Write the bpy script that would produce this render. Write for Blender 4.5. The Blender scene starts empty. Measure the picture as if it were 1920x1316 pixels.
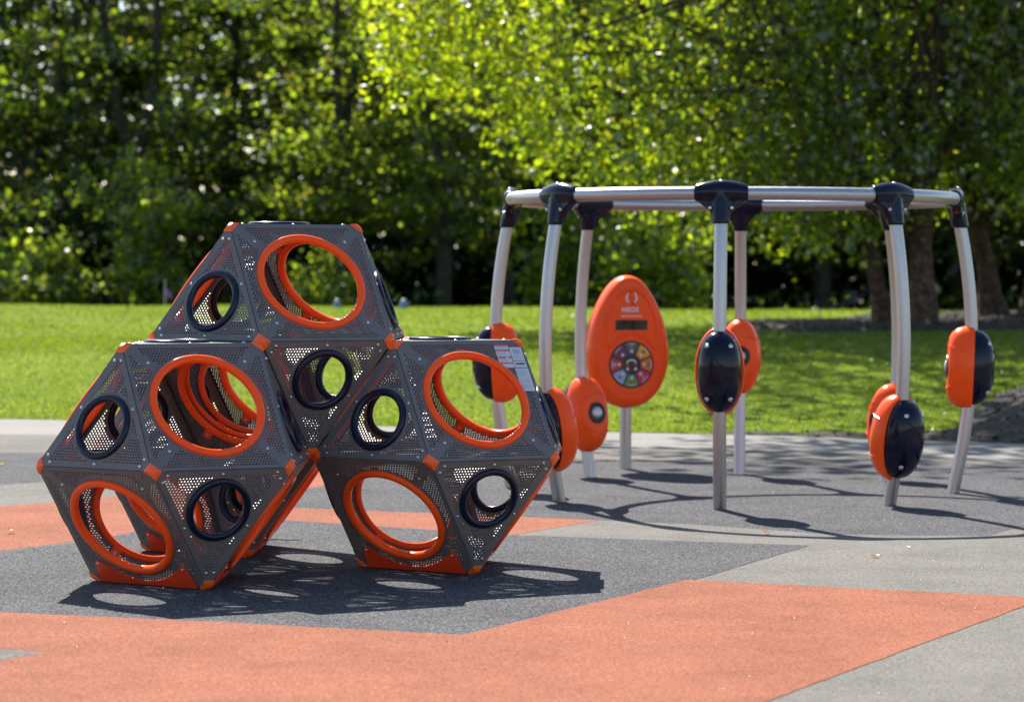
import bpy, bmesh, math, random
import numpy as np
from mathutils import Vector, Matrix, Quaternion
from mathutils.geometry import delaunay_2d_cdt

R = math.radians
sc = bpy.context.scene
COL = sc.collection

# ------------------------------------------------------------------ camera
CAM_H = 1.5855
cam = bpy.data.cameras.new('camera')
cam.sensor_width = 36.0
cam.lens = 94.99
cam.clip_end = 3000
cam.dof.use_dof = True
cam.dof.focus_distance = 14.2
cam.dof.aperture_fstop = 2.7
cam.dof.aperture_blades = 0
co = bpy.data.objects.new('camera', cam)
co.matrix_world = Matrix.Translation((0, 0, CAM_H)) @ Matrix.Rotation(math.pi/2 - 0.0290927, 4, 'X') @ Matrix.Rotation(0.0025295, 4, 'Z')
COL.objects.link(co)
sc.camera = co

# ------------------------------------------------------------------ sky and sun
SUN = Vector((-0.325, 0.93, 1.0)).normalized()        # towards the sun: behind the trees, a little left
world = bpy.data.worlds.new('World')
sc.world = world
world.use_nodes = True
nt = world.node_tree
nt.nodes.clear()
out = nt.nodes.new('ShaderNodeOutputWorld')
bg = nt.nodes.new('ShaderNodeBackground')
sky = nt.nodes.new('ShaderNodeTexSky')
sky.sky_type = 'NISHITA'
sky.sun_disc = False
sky.sun_elevation = math.asin(SUN.z)
sky.sun_rotation = math.atan2(SUN.x, SUN.y)
sky.air_density = 1.0
sky.dust_density = 0.7
sky.ozone_density = 1.0
bg.inputs['Strength'].default_value = 0.085
nt.links.new(sky.outputs[0], bg.inputs[0])
nt.links.new(bg.outputs[0], out.inputs[0])
sl = bpy.data.lights.new('sun', 'SUN')
sl.energy = 5.0
sl.angle = R(0.3)
sl.color = (1.0, 0.95, 0.87)
so = bpy.data.objects.new('sun', sl)
so.rotation_euler = (-SUN).to_track_quat('-Z', 'Y').to_euler()
so.location = SUN * 60
COL.objects.link(so)

sc.view_settings.view_transform = 'Standard'
sc.view_settings.look = 'None'
sc.view_settings.exposure = 1.5
sc.view_settings.gamma = 1.0
sc.render.engine = 'CYCLES'
cy = sc.cycles
cy.use_denoising = True
try:
    cy.denoiser = 'OPENIMAGEDENOISE'
    cy.denoising_input_passes = 'RGB_ALBEDO_NORMAL'
    cy.denoising_prefilter = 'ACCURATE'
except Exception:
    pass
cy.max_bounces = 7
cy.diffuse_bounces = 3
cy.glossy_bounces = 3
cy.transmission_bounces = 5
cy.transparent_max_bounces = 8
cy.caustics_reflective = False
cy.caustics_refractive = False
cy.sample_clamp_indirect = 6.0

rng = np.random.default_rng(7)
random.seed(7)

# ------------------------------------------------------------------ materials
def mat(name):
    m = bpy.data.materials.new(name)
    m.use_nodes = True
    t = m.node_tree
    return m, t, t.nodes['Principled BSDF']

def N(t, kind, **kw):
    n = t.nodes.new(kind)
    for k, v in kw.items():
        if k in n.inputs.keys():
            n.inputs[k].default_value = v
        else:
            setattr(n, k, v)
    return n

def ramp(t, fac, stops):
    r = t.nodes.new('ShaderNodeValToRGB')
    e = r.color_ramp.elements
    while len(e) < len(stops):
        e.new(0.5)
    for el, (p, c) in zip(e, stops):
        el.position = p
        el.color = (*c, 1)
    t.links.new(fac, r.inputs[0])
    return r.outputs[0]

def plain(name, col, rough=0.5, metal=0.0, spec=0.5, coat=0.0, var=0.08, scale=14.0, bump=0.0, bscale=200.0):
    """a painted, moulded or metal surface with a little wear in tone and gloss"""
    m, t, b = mat(name)
    tc = N(t, 'ShaderNodeTexCoord')
    nz = N(t, 'ShaderNodeTexNoise', Scale=scale, Detail=5.0, Roughness=0.65)
    t.links.new(tc.outputs['Object'], nz.inputs['Vector'])
    lo = tuple(max(0, c*(1-var)) for c in col)
    hi = tuple(min(1, c*(1+var)) for c in col)
    t.links.new(ramp(t, nz.outputs['Fac'], [(0.3, lo), (0.7, hi)]), b.inputs['Base Color'])
    mr = N(t, 'ShaderNodeMapRange')
    mr.inputs['From Min'].default_value = 0.3
    mr.inputs['From Max'].default_value = 0.7
    mr.inputs['To Min'].default_value = max(0.02, rough-0.06)
    mr.inputs['To Max'].default_value = min(1, rough+0.06)
    t.links.new(nz.outputs['Fac'], mr.inputs['Value'])
    t.links.new(mr.outputs[0], b.inputs['Roughness'])
    b.inputs['Metallic'].default_value = metal
    b.inputs['Specular IOR Level'].default_value = spec
    b.inputs['Coat Weight'].default_value = coat
    b.inputs['Coat Roughness'].default_value = 0.08
    if bump:
        n2 = N(t, 'ShaderNodeTexNoise', Scale=bscale, Detail=2.0)
        t.links.new(tc.outputs['Object'], n2.inputs['Vector'])
        bp = N(t, 'ShaderNodeBump', Strength=bump, Distance=0.002)
        t.links.new(n2.outputs['Fac'], bp.inputs['Height'])
        t.links.new(bp.outputs[0], b.inputs['Normal'])
    return m

def rubber(name, dark, mid, light, p1=0.38, p2=0.62):
    """poured granulated rubber: crumbs of three tones, faint scuffing over metres"""
    m, t, b = mat(name)
    tc = N(t, 'ShaderNodeTexCoord')
    vo = N(t, 'ShaderNodeTexVoronoi', Scale=170.0)
    t.links.new(tc.outputs['Object'], vo.inputs['Vector'])
    sep = N(t, 'ShaderNodeSeparateColor')
    t.links.new(vo.outputs['Color'], sep.inputs[0])
    c1 = ramp(t, sep.outputs[0], [(0.0, dark), (p1, mid), (p2, mid), (1.0, light)])
    n1 = N(t, 'ShaderNodeTexNoise', Scale=60.0, Detail=4.0, Roughness=0.75)
    t.links.new(tc.outputs['Object'], n1.inputs['Vector'])
    n2 = N(t, 'ShaderNodeTexNoise', Scale=1.3, Detail=9.0, Roughness=0.72)
    t.links.new(tc.outputs['Object'], n2.inputs['Vector'])
    g1 = ramp(t, n1.outputs['Fac'], [(0.25, (0.62,)*3), (0.75, (1.34,)*3)])
    g2 = ramp(t, n2.outputs['Fac'], [(0.25, (0.72,)*3), (0.5, (1.0,)*3), (0.75, (1.20,)*3)])
    mx = N(t, 'ShaderNodeMix', data_type='RGBA', blend_type='MULTIPLY')
    mx.inputs[0].default_value = 1.0
    t.links.new(c1, mx.inputs[6]); t.links.new(g1, mx.inputs[7])
    mx2 = N(t, 'ShaderNodeMix', data_type='RGBA', blend_type='MULTIPLY')
    mx2.inputs[0].default_value = 1.0
    t.links.new(mx.outputs[2], mx2.inputs[6]); t.links.new(g2, mx2.inputs[7])
    n3 = N(t, 'ShaderNodeTexNoise', Scale=7.0, Detail=7.0, Roughness=0.75)
    mpp = N(t, 'ShaderNodeMapping'); mpp.inputs['Scale'].default_value = (0.6, 1.6, 1.0); mpp.inputs['Rotation'].default_value = (0, 0, 0.5)
    t.links.new(tc.outputs['Object'], mpp.inputs['Vector']); t.links.new(mpp.outputs[0], n3.inputs['Vector'])
    g3 = ramp(t, n3.outputs['Fac'], [(0.28, (0.80,)*3), (0.42, (1.0,)*3), (0.62, (1.0,)*3), (0.76, (1.14,)*3)])
    mx3 = N(t, 'ShaderNodeMix', data_type='RGBA', blend_type='MULTIPLY')
    mx3.inputs[0].default_value = 1.0
    t.links.new(mx2.outputs[2], mx3.inputs[6]); t.links.new(g3, mx3.inputs[7])
    t.links.new(mx3.outputs[2], b.inputs['Base Color'])
    b.inputs['Roughness'].default_value = 0.95
    b.inputs['Specular IOR Level'].default_value = 0.06
    bp = N(t, 'ShaderNodeBump', Strength=0.6, Distance=0.003)
    t.links.new(n1.outputs['Fac'], bp.inputs['Height'])
    t.links.new(bp.outputs[0], b.inputs['Normal'])
    return m

def leafmat(name, col, trans=0.5, tcol=None, gloss=0.05):
    m = bpy.data.materials.new(name)
    m.use_nodes = True
    t = m.node_tree
    t.nodes.clear()
    o = t.nodes.new('ShaderNodeOutputMaterial')
    tc = N(t, 'ShaderNodeTexCoord')
    nz = N(t, 'ShaderNodeTexNoise', Scale=2.3, Detail=3.0)
    t.links.new(tc.outputs['Object'], nz.inputs['Vector'])
    cr = ramp(t, nz.outputs['Fac'], [(0.3, tuple(c*0.75 for c in col)), (0.7, tuple(c*1.25 for c in col))])
    tcol = tcol or tuple(c*1.5 for c in col)
    d = N(t, 'ShaderNodeBsdfDiffuse'); t.links.new(cr, d.inputs['Color'])
    tr = N(t, 'ShaderNodeBsdfTranslucent'); tr.inputs['Color'].default_value = (*tcol, 1)
    gl = N(t, 'ShaderNodeBsdfGlossy'); gl.inputs['Roughness'].default_value = 0.35
    m1 = N(t, 'ShaderNodeMixShader'); m1.inputs[0].default_value = trans
    t.links.new(d.outputs[0], m1.inputs[1]); t.links.new(tr.outputs[0], m1.inputs[2])
    m2 = N(t, 'ShaderNodeMixShader'); m2.inputs[0].default_value = gloss
    t.links.new(m1.outputs[0], m2.inputs[1]); t.links.new(gl.outputs[0], m2.inputs[2])
    t.links.new(m2.outputs[0], o.inputs['Surface'])
    return m

ORANGE = (0.95, 0.092, 0.010)
M = dict(
    panel=plain('grey powder coat', (0.1263, 0.1164, 0.1123), 0.38, spec=0.42, var=0.11, scale=7, bump=0.12, bscale=420),
    orange=plain('orange plastic', ORANGE, 0.24, spec=0.2, var=0.05, scale=6),
    cap=plain('orange rubber cap', (0.88, 0.115, 0.014), 0.45, var=0.06, scale=20),
    bracket=plain('red orange steel', (0.78, 0.055, 0.012), 0.42, var=0.06, scale=9),
    navy=plain('navy plastic', (0.0030, 0.0050, 0.0170), 0.13, spec=0.26, var=0.12, scale=8),
    navyring=plain('navy ring plastic', (0.0060, 0.0090, 0.0235), 0.22, spec=0.32, var=0.12, scale=8),
    steel=plain('brushed aluminium', (0.4224, 0.4021, 0.4025), 0.39, metal=1.0, var=0.05, scale=30, bump=0.05, bscale=500),
    bolt=plain('stainless bolt', (0.62, 0.60, 0.60), 0.32, metal=1.0, var=0.1, scale=60),
    black=plain('black plastic', (0.0072, 0.0072, 0.0078), 0.4, var=0.1),
    screen=plain('dark display glass', (0.006, 0.0054, 0.0054), 0.12, var=0.1),
    white=plain('white print', (0.612, 0.612, 0.629), 0.5, var=0.03),
    grille=plain('silver speaker grille', (0.50, 0.50, 0.52), 0.42, metal=0.8, var=0.15, scale=120),
    sticker=plain('white sticker vinyl', (0.527, 0.527, 0.561), 0.4, var=0.03),
    stickred=plain('red sticker print', (0.52, 0.10, 0.12), 0.45, var=0.08),
    stickgrey=plain('grey sticker print', (0.36, 0.36, 0.40), 0.45, var=0.08, scale=90),
    stickdark=plain('dark sticker print', (0.08, 0.08, 0.10), 0.45, var=0.2, scale=90),
    rub_light=rubber('light grey rubber', (0.06961, 0.06481, 0.05761), (0.1229, 0.1152, 0.104), (0.1884, 0.1777, 0.164)),
    rub_dark=rubber('dark grey rubber', (0.0112, 0.01142, 0.01339), (0.05121, 0.05119, 0.05434), (0.176, 0.1733, 0.1773), 0.42, 0.60),
    rub_orange=rubber('orange rubber', (0.1181, 0.03427, 0.0211), (0.2142, 0.07883, 0.04522), (0.2914, 0.1285, 0.08843)),
)
def concrete(name, col):
    m, t, b = mat(name)
    tc = N(t, 'ShaderNodeTexCoord')
    n1 = N(t, 'ShaderNodeTexNoise', Scale=0.9, Detail=8.0, Roughness=0.7)
    t.links.new(tc.outputs['Object'], n1.inputs['Vector'])
    t.links.new(ramp(t, n1.outputs['Fac'], [(0.25, tuple(c*0.82 for c in col)), (0.75, tuple(min(1, c*1.1) for c in col))]), b.inputs['Base Color'])
    b.inputs['Roughness'].default_value = 0.9
    b.inputs['Specular IOR Level'].default_value = 0.1
    return m
M['concrete'] = concrete('pale concrete', (0.1795, 0.1708, 0.1566))

def grassground(name):
    m, t, b = mat(name)
    tc = N(t, 'ShaderNodeTexCoord')
    n1 = N(t, 'ShaderNodeTexNoise', Scale=0.55, Detail=8.0, Roughness=0.7)
    n2 = N(t, 'ShaderNodeTexNoise', Scale=14.0, Detail=4.0, Roughness=0.8)
    for n in (n1, n2):
        t.links.new(tc.outputs['Object'], n.inputs['Vector'])
    a = ramp(t, n1.outputs['Fac'], [(0.3, (0.0726, 0.1162, 0.00528)), (0.5, (0.1089, 0.1561, 0.006864)), (0.72, (0.1488, 0.1888, 0.01056))])
    g = ramp(t, n2.outputs['Fac'], [(0.3, (0.6,)*3), (0.7, (1.35,)*3)])
    mx = N(t, 'ShaderNodeMix', data_type='RGBA', blend_type='MULTIPLY')
    mx.inputs[0].default_value = 1.0
    t.links.new(a, mx.inputs[6]); t.links.new(g, mx.inputs[7])
    t.links.new(mx.outputs[2], b.inputs['Base Color'])
    b.inputs['Roughness'].default_value = 0.9
    b.inputs['Specular IOR Level'].default_value = 0.05
    bp = N(t, 'ShaderNodeBump', Strength=0.7, Distance=0.03)
    t.links.new(n2.outputs['Fac'], bp.inputs['Height'])
    t.links.new(bp.outputs[0], b.inputs['Normal'])
    return m
M['lawn'] = grassground('lawn turf')

def mulchmat(name, c1, c2, c3):
    m, t, b = mat(name)
    tc = N(t, 'ShaderNodeTexCoord')
    n1 = N(t, 'ShaderNodeTexNoise', Scale=9.0, Detail=8.0, Roughness=0.8)
    t.links.new(tc.outputs['Object'], n1.inputs['Vector'])
    t.links.new(ramp(t, n1.outputs['Fac'], [(0.3, c1), (0.5, c2), (0.72, c3)]), b.inputs['Base Color'])
    b.inputs['Roughness'].default_value = 0.95
    bp = N(t, 'ShaderNodeBump', Strength=1.0, Distance=0.06)
    t.links.new(n1.outputs['Fac'], bp.inputs['Height'])
    t.links.new(bp.outputs[0], b.inputs['Normal'])
    return m
M['mulch'] = mulchmat('bark mulch', (0.014, 0.0098, 0.0077), (0.0385, 0.028, 0.0224), (0.091, 0.07, 0.056))
M['soil'] = mulchmat('forest soil', (0.015, 0.012, 0.0072), (0.03, 0.027, 0.012), (0.042, 0.045, 0.018))
M['bark'] = mulchmat('dark bark', (0.0176, 0.0144, 0.012), (0.056, 0.0448, 0.0376), (0.112, 0.092, 0.0776))
M['birchbark'] = mulchmat('peeling birch bark', (0.01936, 0.009568, 0.005904), (0.0748, 0.03974, 0.02558), (0.3696, 0.2282, 0.1574))

LEAF_G = [leafmat('dark green leaf', (0.01443, 0.02886, 0.004592), 0.5, (0.08528, 0.1509, 0.009184)),
          leafmat('mid green leaf', (0.03041, 0.05282, 0.005248), 0.55, (0.2481, 0.3682, 0.01706)),
          leafmat('light green leaf', (0.06149, 0.09225, 0.00952), 0.55, (0.4919, 0.6149, 0.0374)),
          leafmat('olive leaf', (0.052, 0.052, 0.0096), 0.5, (0.368, 0.336, 0.036))]
SHADE = [leafmat('shade-painted leaf', (0.0054, 0.0102, 0.0024), 0.3, (0.018, 0.03, 0.0036)), leafmat('shade-painted leaf olive', (0.0096, 0.0144, 0.0036), 0.3, (0.03, 0.042, 0.0054))]  # near-black leaf colours; the wood's deep shade is painted into them
LEAF_Y = [leafmat('yellow green leaf', (0.0931, 0.1298, 0.00546), 0.6, (0.5346, 0.6575, 0.01404)),
          leafmat('golden leaf', (0.1236, 0.121, 0.00702), 0.55, (0.5628, 0.5426, 0.0156)),
          leafmat('fresh green leaf', (0.05616, 0.08424, 0.00624), 0.55, (0.3744, 0.4836, 0.01404))]
LEAF_B = [leafmat('birch green leaf', (0.04786, 0.08284, 0.0078), 0.55, (0.3129, 0.4602, 0.0156), 0.09),
          leafmat('birch bright leaf', (0.09204, 0.1289, 0.00936), 0.58, (0.6075, 0.7363, 0.01872), 0.09),
          leafmat('birch dark leaf', (0.01872, 0.03588, 0.00624), 0.5, (0.1092, 0.1872, 0.01092), 0.09)]
GRASS = [leafmat('grass blade', (0.07258, 0.114, 0.0048), 0.42, (0.235, 0.318, 0.00768)),
         leafmat('dry grass blade', (0.09331, 0.1244, 0.0096), 0.42, (0.2557, 0.311, 0.0144)),
         leafmat('dark grass blade', (0.05184, 0.08986, 0.0048), 0.42, (0.1866, 0.2696, 0.00672))]

# ------------------------------------------------------------------ scene helpers
def link(o, parent=None):
    COL.objects.link(o)
    if parent is not None:
        o.parent = parent
    return o

def tag(o, label=None, cat=None, group=None, kind=None):
    if label: o['label'] = label
    if cat: o['category'] = cat
    if group: o['group'] = group
    if kind: o['kind'] = kind
    return o

def empty(name, loc=(0, 0, 0), rz=0.0):
    o = bpy.data.objects.new(name, None)
    o.empty_display_size = 0.2
    o.location = loc
    o.rotation_euler = (0, 0, rz)
    return link(o)

def meshdata(name, verts, faces, mats, smooth=False, midx=None):
    me = bpy.data.meshes.new(name)
    me.from_pydata([tuple(v) for v in verts], [], faces)
    for m in (mats if isinstance(mats, (list, tuple)) else [mats]):
        me.materials.append(m)
    if midx is not None:
        me.polygons.foreach_set('material_index', np.asarray(midx, dtype=np.int32))
    me.polygons.foreach_set('use_smooth', [smooth]*len(me.polygons))
    me.update()
    return me

def quads(name, V, mats, midx=None):
    """fast mesh of separate quads, V = (n,4,3)"""
    n = len(V)
    me = bpy.data.meshes.new(name)
    me.vertices.add(n*4)
    me.vertices.foreach_set('co', np.asarray(V, dtype=np.float32).ravel())
    me.loops.add(n*4)
    me.loops.foreach_set('vertex_index', np.arange(n*4, dtype=np.int32))
    me.polygons.add(n)
    me.polygons.foreach_set('loop_start', np.arange(0, n*4, 4, dtype=np.int32))
    for m in mats:
        me.materials.append(m)
    if midx is not None:
        me.polygons.foreach_set('material_index', np.asarray(midx, dtype=np.int32))
    me.update(calc_edges=True)
    return me

def obj(name, me, parent=None, mw=None):
    o = bpy.data.objects.new(name, me)
    link(o, parent)
    if mw is not None:
        o.matrix_local = mw
    return o

class MB:
    def __init__(s): s.v = []; s.f = []; s.mi = []
    def add(s, v, f, mi=0):
        b = len(s.v)
        s.v += [tuple(p) for p in v]
        s.f += [tuple(i+b for i in q) for q in f]
        s.mi += [mi]*len(f)
    def loft(s, rings, cap0=True, cap1=True, closed=True, mi=0):
        n = len(rings[0]); v = [p for r in rings for p in r]; f = []
        for i in range(len(rings)-1):
            for j in range(n if closed else n-1):
                k = (j+1) % n
                f.append((i*n+j, i*n+k, (i+1)*n+k, (i+1)*n+j))
        if cap0: f.append(tuple(range(n-1, -1, -1)))
        if cap1: f.append(tuple((len(rings)-1)*n+j for j in range(n)))
        s.add(v, f, mi)
    def tube(s, path, rad, n=12, mi=0, caps=True):
        path = [Vector(p) for p in path]
        if not hasattr(rad, '__len__'): rad = [rad]*len(path)
        rings = []; ref = None
        for i, p in enumerate(path):
            t = (path[min(i+1, len(path)-1)] - path[max(i-1, 0)]).normalized()
            if ref is None:
                ref = t.orthogonal().normalized()
            ref = (ref - t*ref.dot(t)).normalized()
            b = t.cross(ref)
            rings.append([p + (ref*math.cos(a) + b*math.sin(a))*rad[i] for a in (2*math.pi*k/n for k in range(n))])
        s.loft(rings, caps, caps, mi=mi)
    def data(s, name, mats, smooth=True):
        return meshdata(name, s.v, s.f, mats, smooth, s.mi)
    def build(s, name, mats, parent=None, mw=None, smooth=True, angle=None):
        me = s.data(name, mats, smooth)
        if angle is not None:
            soften(me, angle)
        return obj(name, me, parent, mw)

def soften(me, deg=35):
    bm = bmesh.new(); bm.from_mesh(me)
    bmesh.ops.recalc_face_normals(bm, faces=bm.faces)
    for e in bm.edges:
        e.smooth = e.calc_face_angle(0.0) < R(deg) if len(e.link_faces) == 2 else True
    for f in bm.faces: f.smooth = True
    bm.to_mesh(me); bm.free()

def wobble(pts, step=0.06, amp=0.004):
    r = random.Random(len(pts)); o = []
    for i in range(len(pts)):
        a = Vector(pts[i]); b = Vector(pts[(i+1) % len(pts)]); d = b-a; n = max(1, int(d.length/step)); w = 0.0
        nn = Vector((-d.y, d.x)).normalized()
        for k in range(n):
            w = 0.6*w + r.uniform(-amp, amp)
            o.append(tuple(a + d*k/n + nn*(w if k else 0)))
    return o
def polysheet(name, pts, z, m):
    if 'patch' in name: pts = wobble(pts)
    me = meshdata(name, [(x, y, z) for x, y in pts], [tuple(range(len(pts)))], m)
    bm = bmesh.new(); bm.from_mesh(me)
    bmesh.ops.recalc_face_normals(bm, faces=bm.faces)
    if bm.faces[0:1] and list(bm.faces)[0].normal.z < 0:
        bmesh.ops.reverse_faces(bm, faces=bm.faces)
    bmesh.ops.triangulate(bm, faces=bm.faces)
    bm.to_mesh(me); bm.free()
    return tag(obj(name, me), kind='structure')

# ================================================================== GROUND
S = 1400
tag(obj('ground', meshdata('ground', [(-S, -S, -0.05), (S, -S, -0.05), (S, S, -0.05), (-S, S, -0.05)], [(0, 1, 2, 3)], M['soil'])), kind='structure')
pathfar = [(-30, 33.5), (-11.0, 29.94), (-7.33, 29.44), (-5.5, 28.99), (-1.77, 27.94), (1.27, 26.77), (2.82, 26.25), (4.78, 25.15), (7.07, 23.5), (14, 19.0), (30, 9)]
pathnear = [(-30, 30.2), (-10.03, 27.29), (-4.98, 26.24), (-1.61, 25.54), (1.17, 24.55), (3.01, 23.75), (4.39, 23.0), (6.59, 21.45), (13, 16.6), (30, 5)]
polysheet('play_surface', [(-30, -12), (30, -12)] + pathnear[::-1], 0.0, M['rub_light'])
polysheet('path', pathnear + pathfar[::-1], 0.0004, M['concrete'])
polysheet('dark_rubber_patch', [(-5.02, 20.17), (-3.8, 20.01), (-3.15, 20.71), (-2.39, 21.63), (-1.39, 22.78), (-1.19, 20.45), (-2.08, 18.35), (-1.54, 18.16), (0.57, 17.28), (1.15, 17.0), (1.89, 16.43), (2.39, 16.31), (2.89, 16.32), (3.12, 16.77), (3.51, 17.36), (4.99, 18.82), (5.94, 21.2), (4.24, 22.2), (2.84, 22.42), (1.09, 22.87), (-1.47, 23.24), (-3.63, 23.57), (-5.88, 23.63)], 0.0006, M['rub_dark'])
polysheet('orange_rubber_patch', [(-4.05, 17.65), (-3.45, 18.19), (-2.87, 18.85), (-1.39, 22.78), (-1.19, 20.45), (-2.08, 18.35), (-1.54, 18.16), (0.57, 17.28), (0.0, 16.28), (-1.43, 16.86), (-2.08, 16.74), (-2.46, 15.99), (-2.9, 15.3), (-3.35, 14.61)], 0.0012, M['rub_orange'])
polysheet('dark_rubber_patch', [(-3.32, 15.12), (-2.89, 15.24), (-2.45, 15.92), (-2.12, 17.02), (-1.46, 17.22), (0.0, 16.28), (1.73, 15.69), (0.91, 13.85), (-0.21, 11.75), (-1.52, 12.23), (-2.37, 12.48), (-2.76, 12.59)], 0.0018, M['rub_dark'])
polysheet('orange_rubber_patch', [(-4.2, 12.95), (-2.91, 12.67), (-2.38, 12.52), (-1.53, 12.26), (-0.21, 11.78), (0.91, 13.92), (2.52, 13.22), (2.61, 13.18), (2.45, 12.86), (0.94, 9.95), (-0.3, 7.6), (-4.6, 7.4)], 0.0024, M['rub_orange'])
polysheet('light_rubber_patch', [(-2.9, 11.46), (-2.5, 11.37), (-2.14, 11.29), (-1.93, 11.2), (-2.08, 10.97), (-2.34, 10.64), (-2.9, 10.5)], 0.0030, M['rub_light'])
polysheet('orange_rubber_patch', [(-4.03, 23.56), (-3.64, 23.64), (-3.54, 23.3), (-3.84, 23.15)], 0.0012, M['rub_orange'])

# lawn: a low berm beyond the path, a crest, then the ground falls away under the wood
FX = np.array([p[0] for p in pathfar]); FY = np.array([p[1] for p in pathfar])
def edge_y(x): return np.interp(x, FX, FY)
ZD = np.array([-5, 0, 1.5, 4, 9, 13, 18, 24, 28, 33, 38, 44, 60])
ZV = np.array([0, 0, 0.04, 0.19, 0.50, 0.58, 0.64, 0.77, 0.86, 0.72, 0.35, 0.02, 0.0])
def lawn_z(x, y):
    d = y - np.minimum(edge_y(x), 30.5) + 0.12*np.sin(x*0.5)
    z = sum(np.interp(d + o, ZD, ZV) for o in (-1.2, -0.6, 0, 0.6, 1.2))/5
    return z*np.clip(d/1.0, 0, 1) + 0.015*np.sin(x*1.3 + y*0.7)*np.clip(d/3, 0, 1)
def build_lawn():
    xs = np.linspace(-45, 45, 181); ts = np.concatenate([np.linspace(0, 45, 151), [55, 70, 100]])
    V = []; F = []
    for t in ts:
        for x in xs:
            y = float(edge_y(x)) + t if t <= 45 else max(float(edge_y(x)), 30) + t
            V.append((x, y, float(lawn_z(x, y)) + 0.006))
    n = len(xs)
    for i in range(len(ts)-1):
        for j in range(n-1):
            F.append((i*n+j, i*n+j+1, (i+1)*n+j+1, (i+1)*n+j))
    tag(obj('lawn', meshdata('lawn', V, F, M['lawn'], True)), kind='structure')
build_lawn()

def inside(px, py, poly):
    c = np.zeros(len(px), bool); n = len(poly)
    for i in range(n):
        (x1, y1), (x2, y2) = poly[i], poly[(i+1) % n]
        k = ((y1 > py) != (y2 > py)) & (px < (x2-x1)*(py-y1)/((y2-y1) or 1e-9) + x1)
        c ^= k
    return c
def polydist(px, py, poly):
    d = np.full(len(px), 1e9); n = len(poly)
    for i in range(n):
        a = np.array(poly[i]); b = np.array(poly[(i+1) % n]); ab = b-a
        t = np.clip(((px-a[0])*ab[0] + (py-a[1])*ab[1])/(ab@ab), 0, 1)
        d = np.minimum(d, np.hypot(px-a[0]-t*ab[0], py-a[1]-t*ab[1]))
    return d
MULCH_BED = [(2.0, 26.52), (2.82, 26.24), (3.8, 25.70), (4.78, 25.15), (7.07, 23.52), (12, 20.4), (14, 33), (6.6, 31.9), (5.6, 30.2), (4.75, 28.0), (4.45, 26.6), (3.85, 26.12), (2.9, 26.5), (2.0, 26.72)]
MULCH_RING = [(8.6+3.2*math.cos(a)*(1+0.12*math.sin(3*a)), 44.8+2.1*math.sin(a)*(1+0.1*math.cos(5*a))) for a in np.linspace(0, 2*math.pi, 26)[:-1]]
MULCH_RING = [(x-1.9, y) for x, y in MULCH_RING]
MULCH_RING2 = [(x+2.4, y+2.4) for x, y in MULCH_RING]
def mulch(poly, rise, seed):
    r = np.random.default_rng(seed)
    xs = np.arange(min(p[0] for p in poly)-0.2, max(p[0] for p in poly)+0.2, 0.09)
    ys = np.arange(min(p[1] for p in poly)-0.2, max(p[1] for p in poly)+0.2, 0.12)
    X, Y = np.meshgrid(xs, ys); px, py = X.ravel(), Y.ravel()
    sd = polydist(px, py, poly)*np.where(inside(px, py, poly), 1, -1)
    h = np.where(sd > 0, np.minimum(rise, sd*0.22), sd*0.8) + r.uniform(-0.006, 0.010, len(px)) + 0.05*np.clip(sd, 0, 1)*np.sin(px*1.1+1)*np.sin(py*0.8)
    Z = lawn_z(px, py) + 0.01 + h
    n = len(xs); F = []
    ok = (sd > -0.12)
    for i in range(len(ys)-1):
        for j in range(n-1):
            q = (i*n+j, i*n+j+1, (i+1)*n+j+1, (i+1)*n+j)
            if ok[list(q)].all(): F.append(q)
    tag(obj('mulch_bed', meshdata('mulch_bed', list(zip(px, py, Z)), F, M['mulch'], True)), kind='structure')
def chips():
    V = []
    for poly, n in ((MULCH_BED, 16000), (MULCH_RING, 2500), (MULCH_RING2, 2500)):
        P = np.array(poly); x = rng.uniform(P[:, 0].min()-.2, P[:, 0].max()+.2, n); y = rng.uniform(P[:, 1].min()-.2, P[:, 1].max()+.2, n)
        sd = polydist(x, y, poly)*np.where(inside(x, y, poly), 1, -1)
        k = sd > -0.10; x, y, sd = x[k], y[k], sd[k]; n = len(x)
        z = lawn_z(x, y) + 0.02 + np.minimum(0.22 if poly is MULCH_BED else 0.08, np.maximum(sd, 0)*0.22) + 0.05*np.clip(sd, 0, 1)*np.sin(x*1.1+1)*np.sin(y*0.8)
        a = rng.uniform(0, 6.28, n); l = rng.uniform(0.010, 0.034, n); w = l*rng.uniform(0.2, 0.5, n); t = rng.uniform(-0.008, 0.014, (n, 2))
        q = np.zeros((n, 4, 3)); ca, sa = np.cos(a), np.sin(a)
        for i, (u, v) in enumerate(((-1, -1), (1, -1), (1, 1), (-1, 1))):
            q[:, i, 0] = x + ca*l*u - sa*w*v; q[:, i, 1] = y + sa*l*u + ca*w*v; q[:, i, 2] = z + t[:, 0]*u + t[:, 1]*v*0.6
        V.append(q)
    V = np.concatenate(V)
    ms = [plain('dark bark chip', (0.0245, 0.0189, 0.0154), 0.9), plain('brown bark chip', (0.056, 0.042, 0.035), 0.9), plain('pale bark chip', (0.105, 0.084, 0.07), 0.9)]
    tag(obj('mulch_chips', quads('mulch_chips', V, ms, rng.choice(3, len(V), p=[.5, .36, .14]))), 'loose bark chips covering the mulch beds on the lawn', 'mulch', kind='stuff')
chips()
mulch(MULCH_BED, 0.22, 1)
mulch(MULCH_RING, 0.08, 2)
mulch(MULCH_RING2, 0.08, 3)

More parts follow.
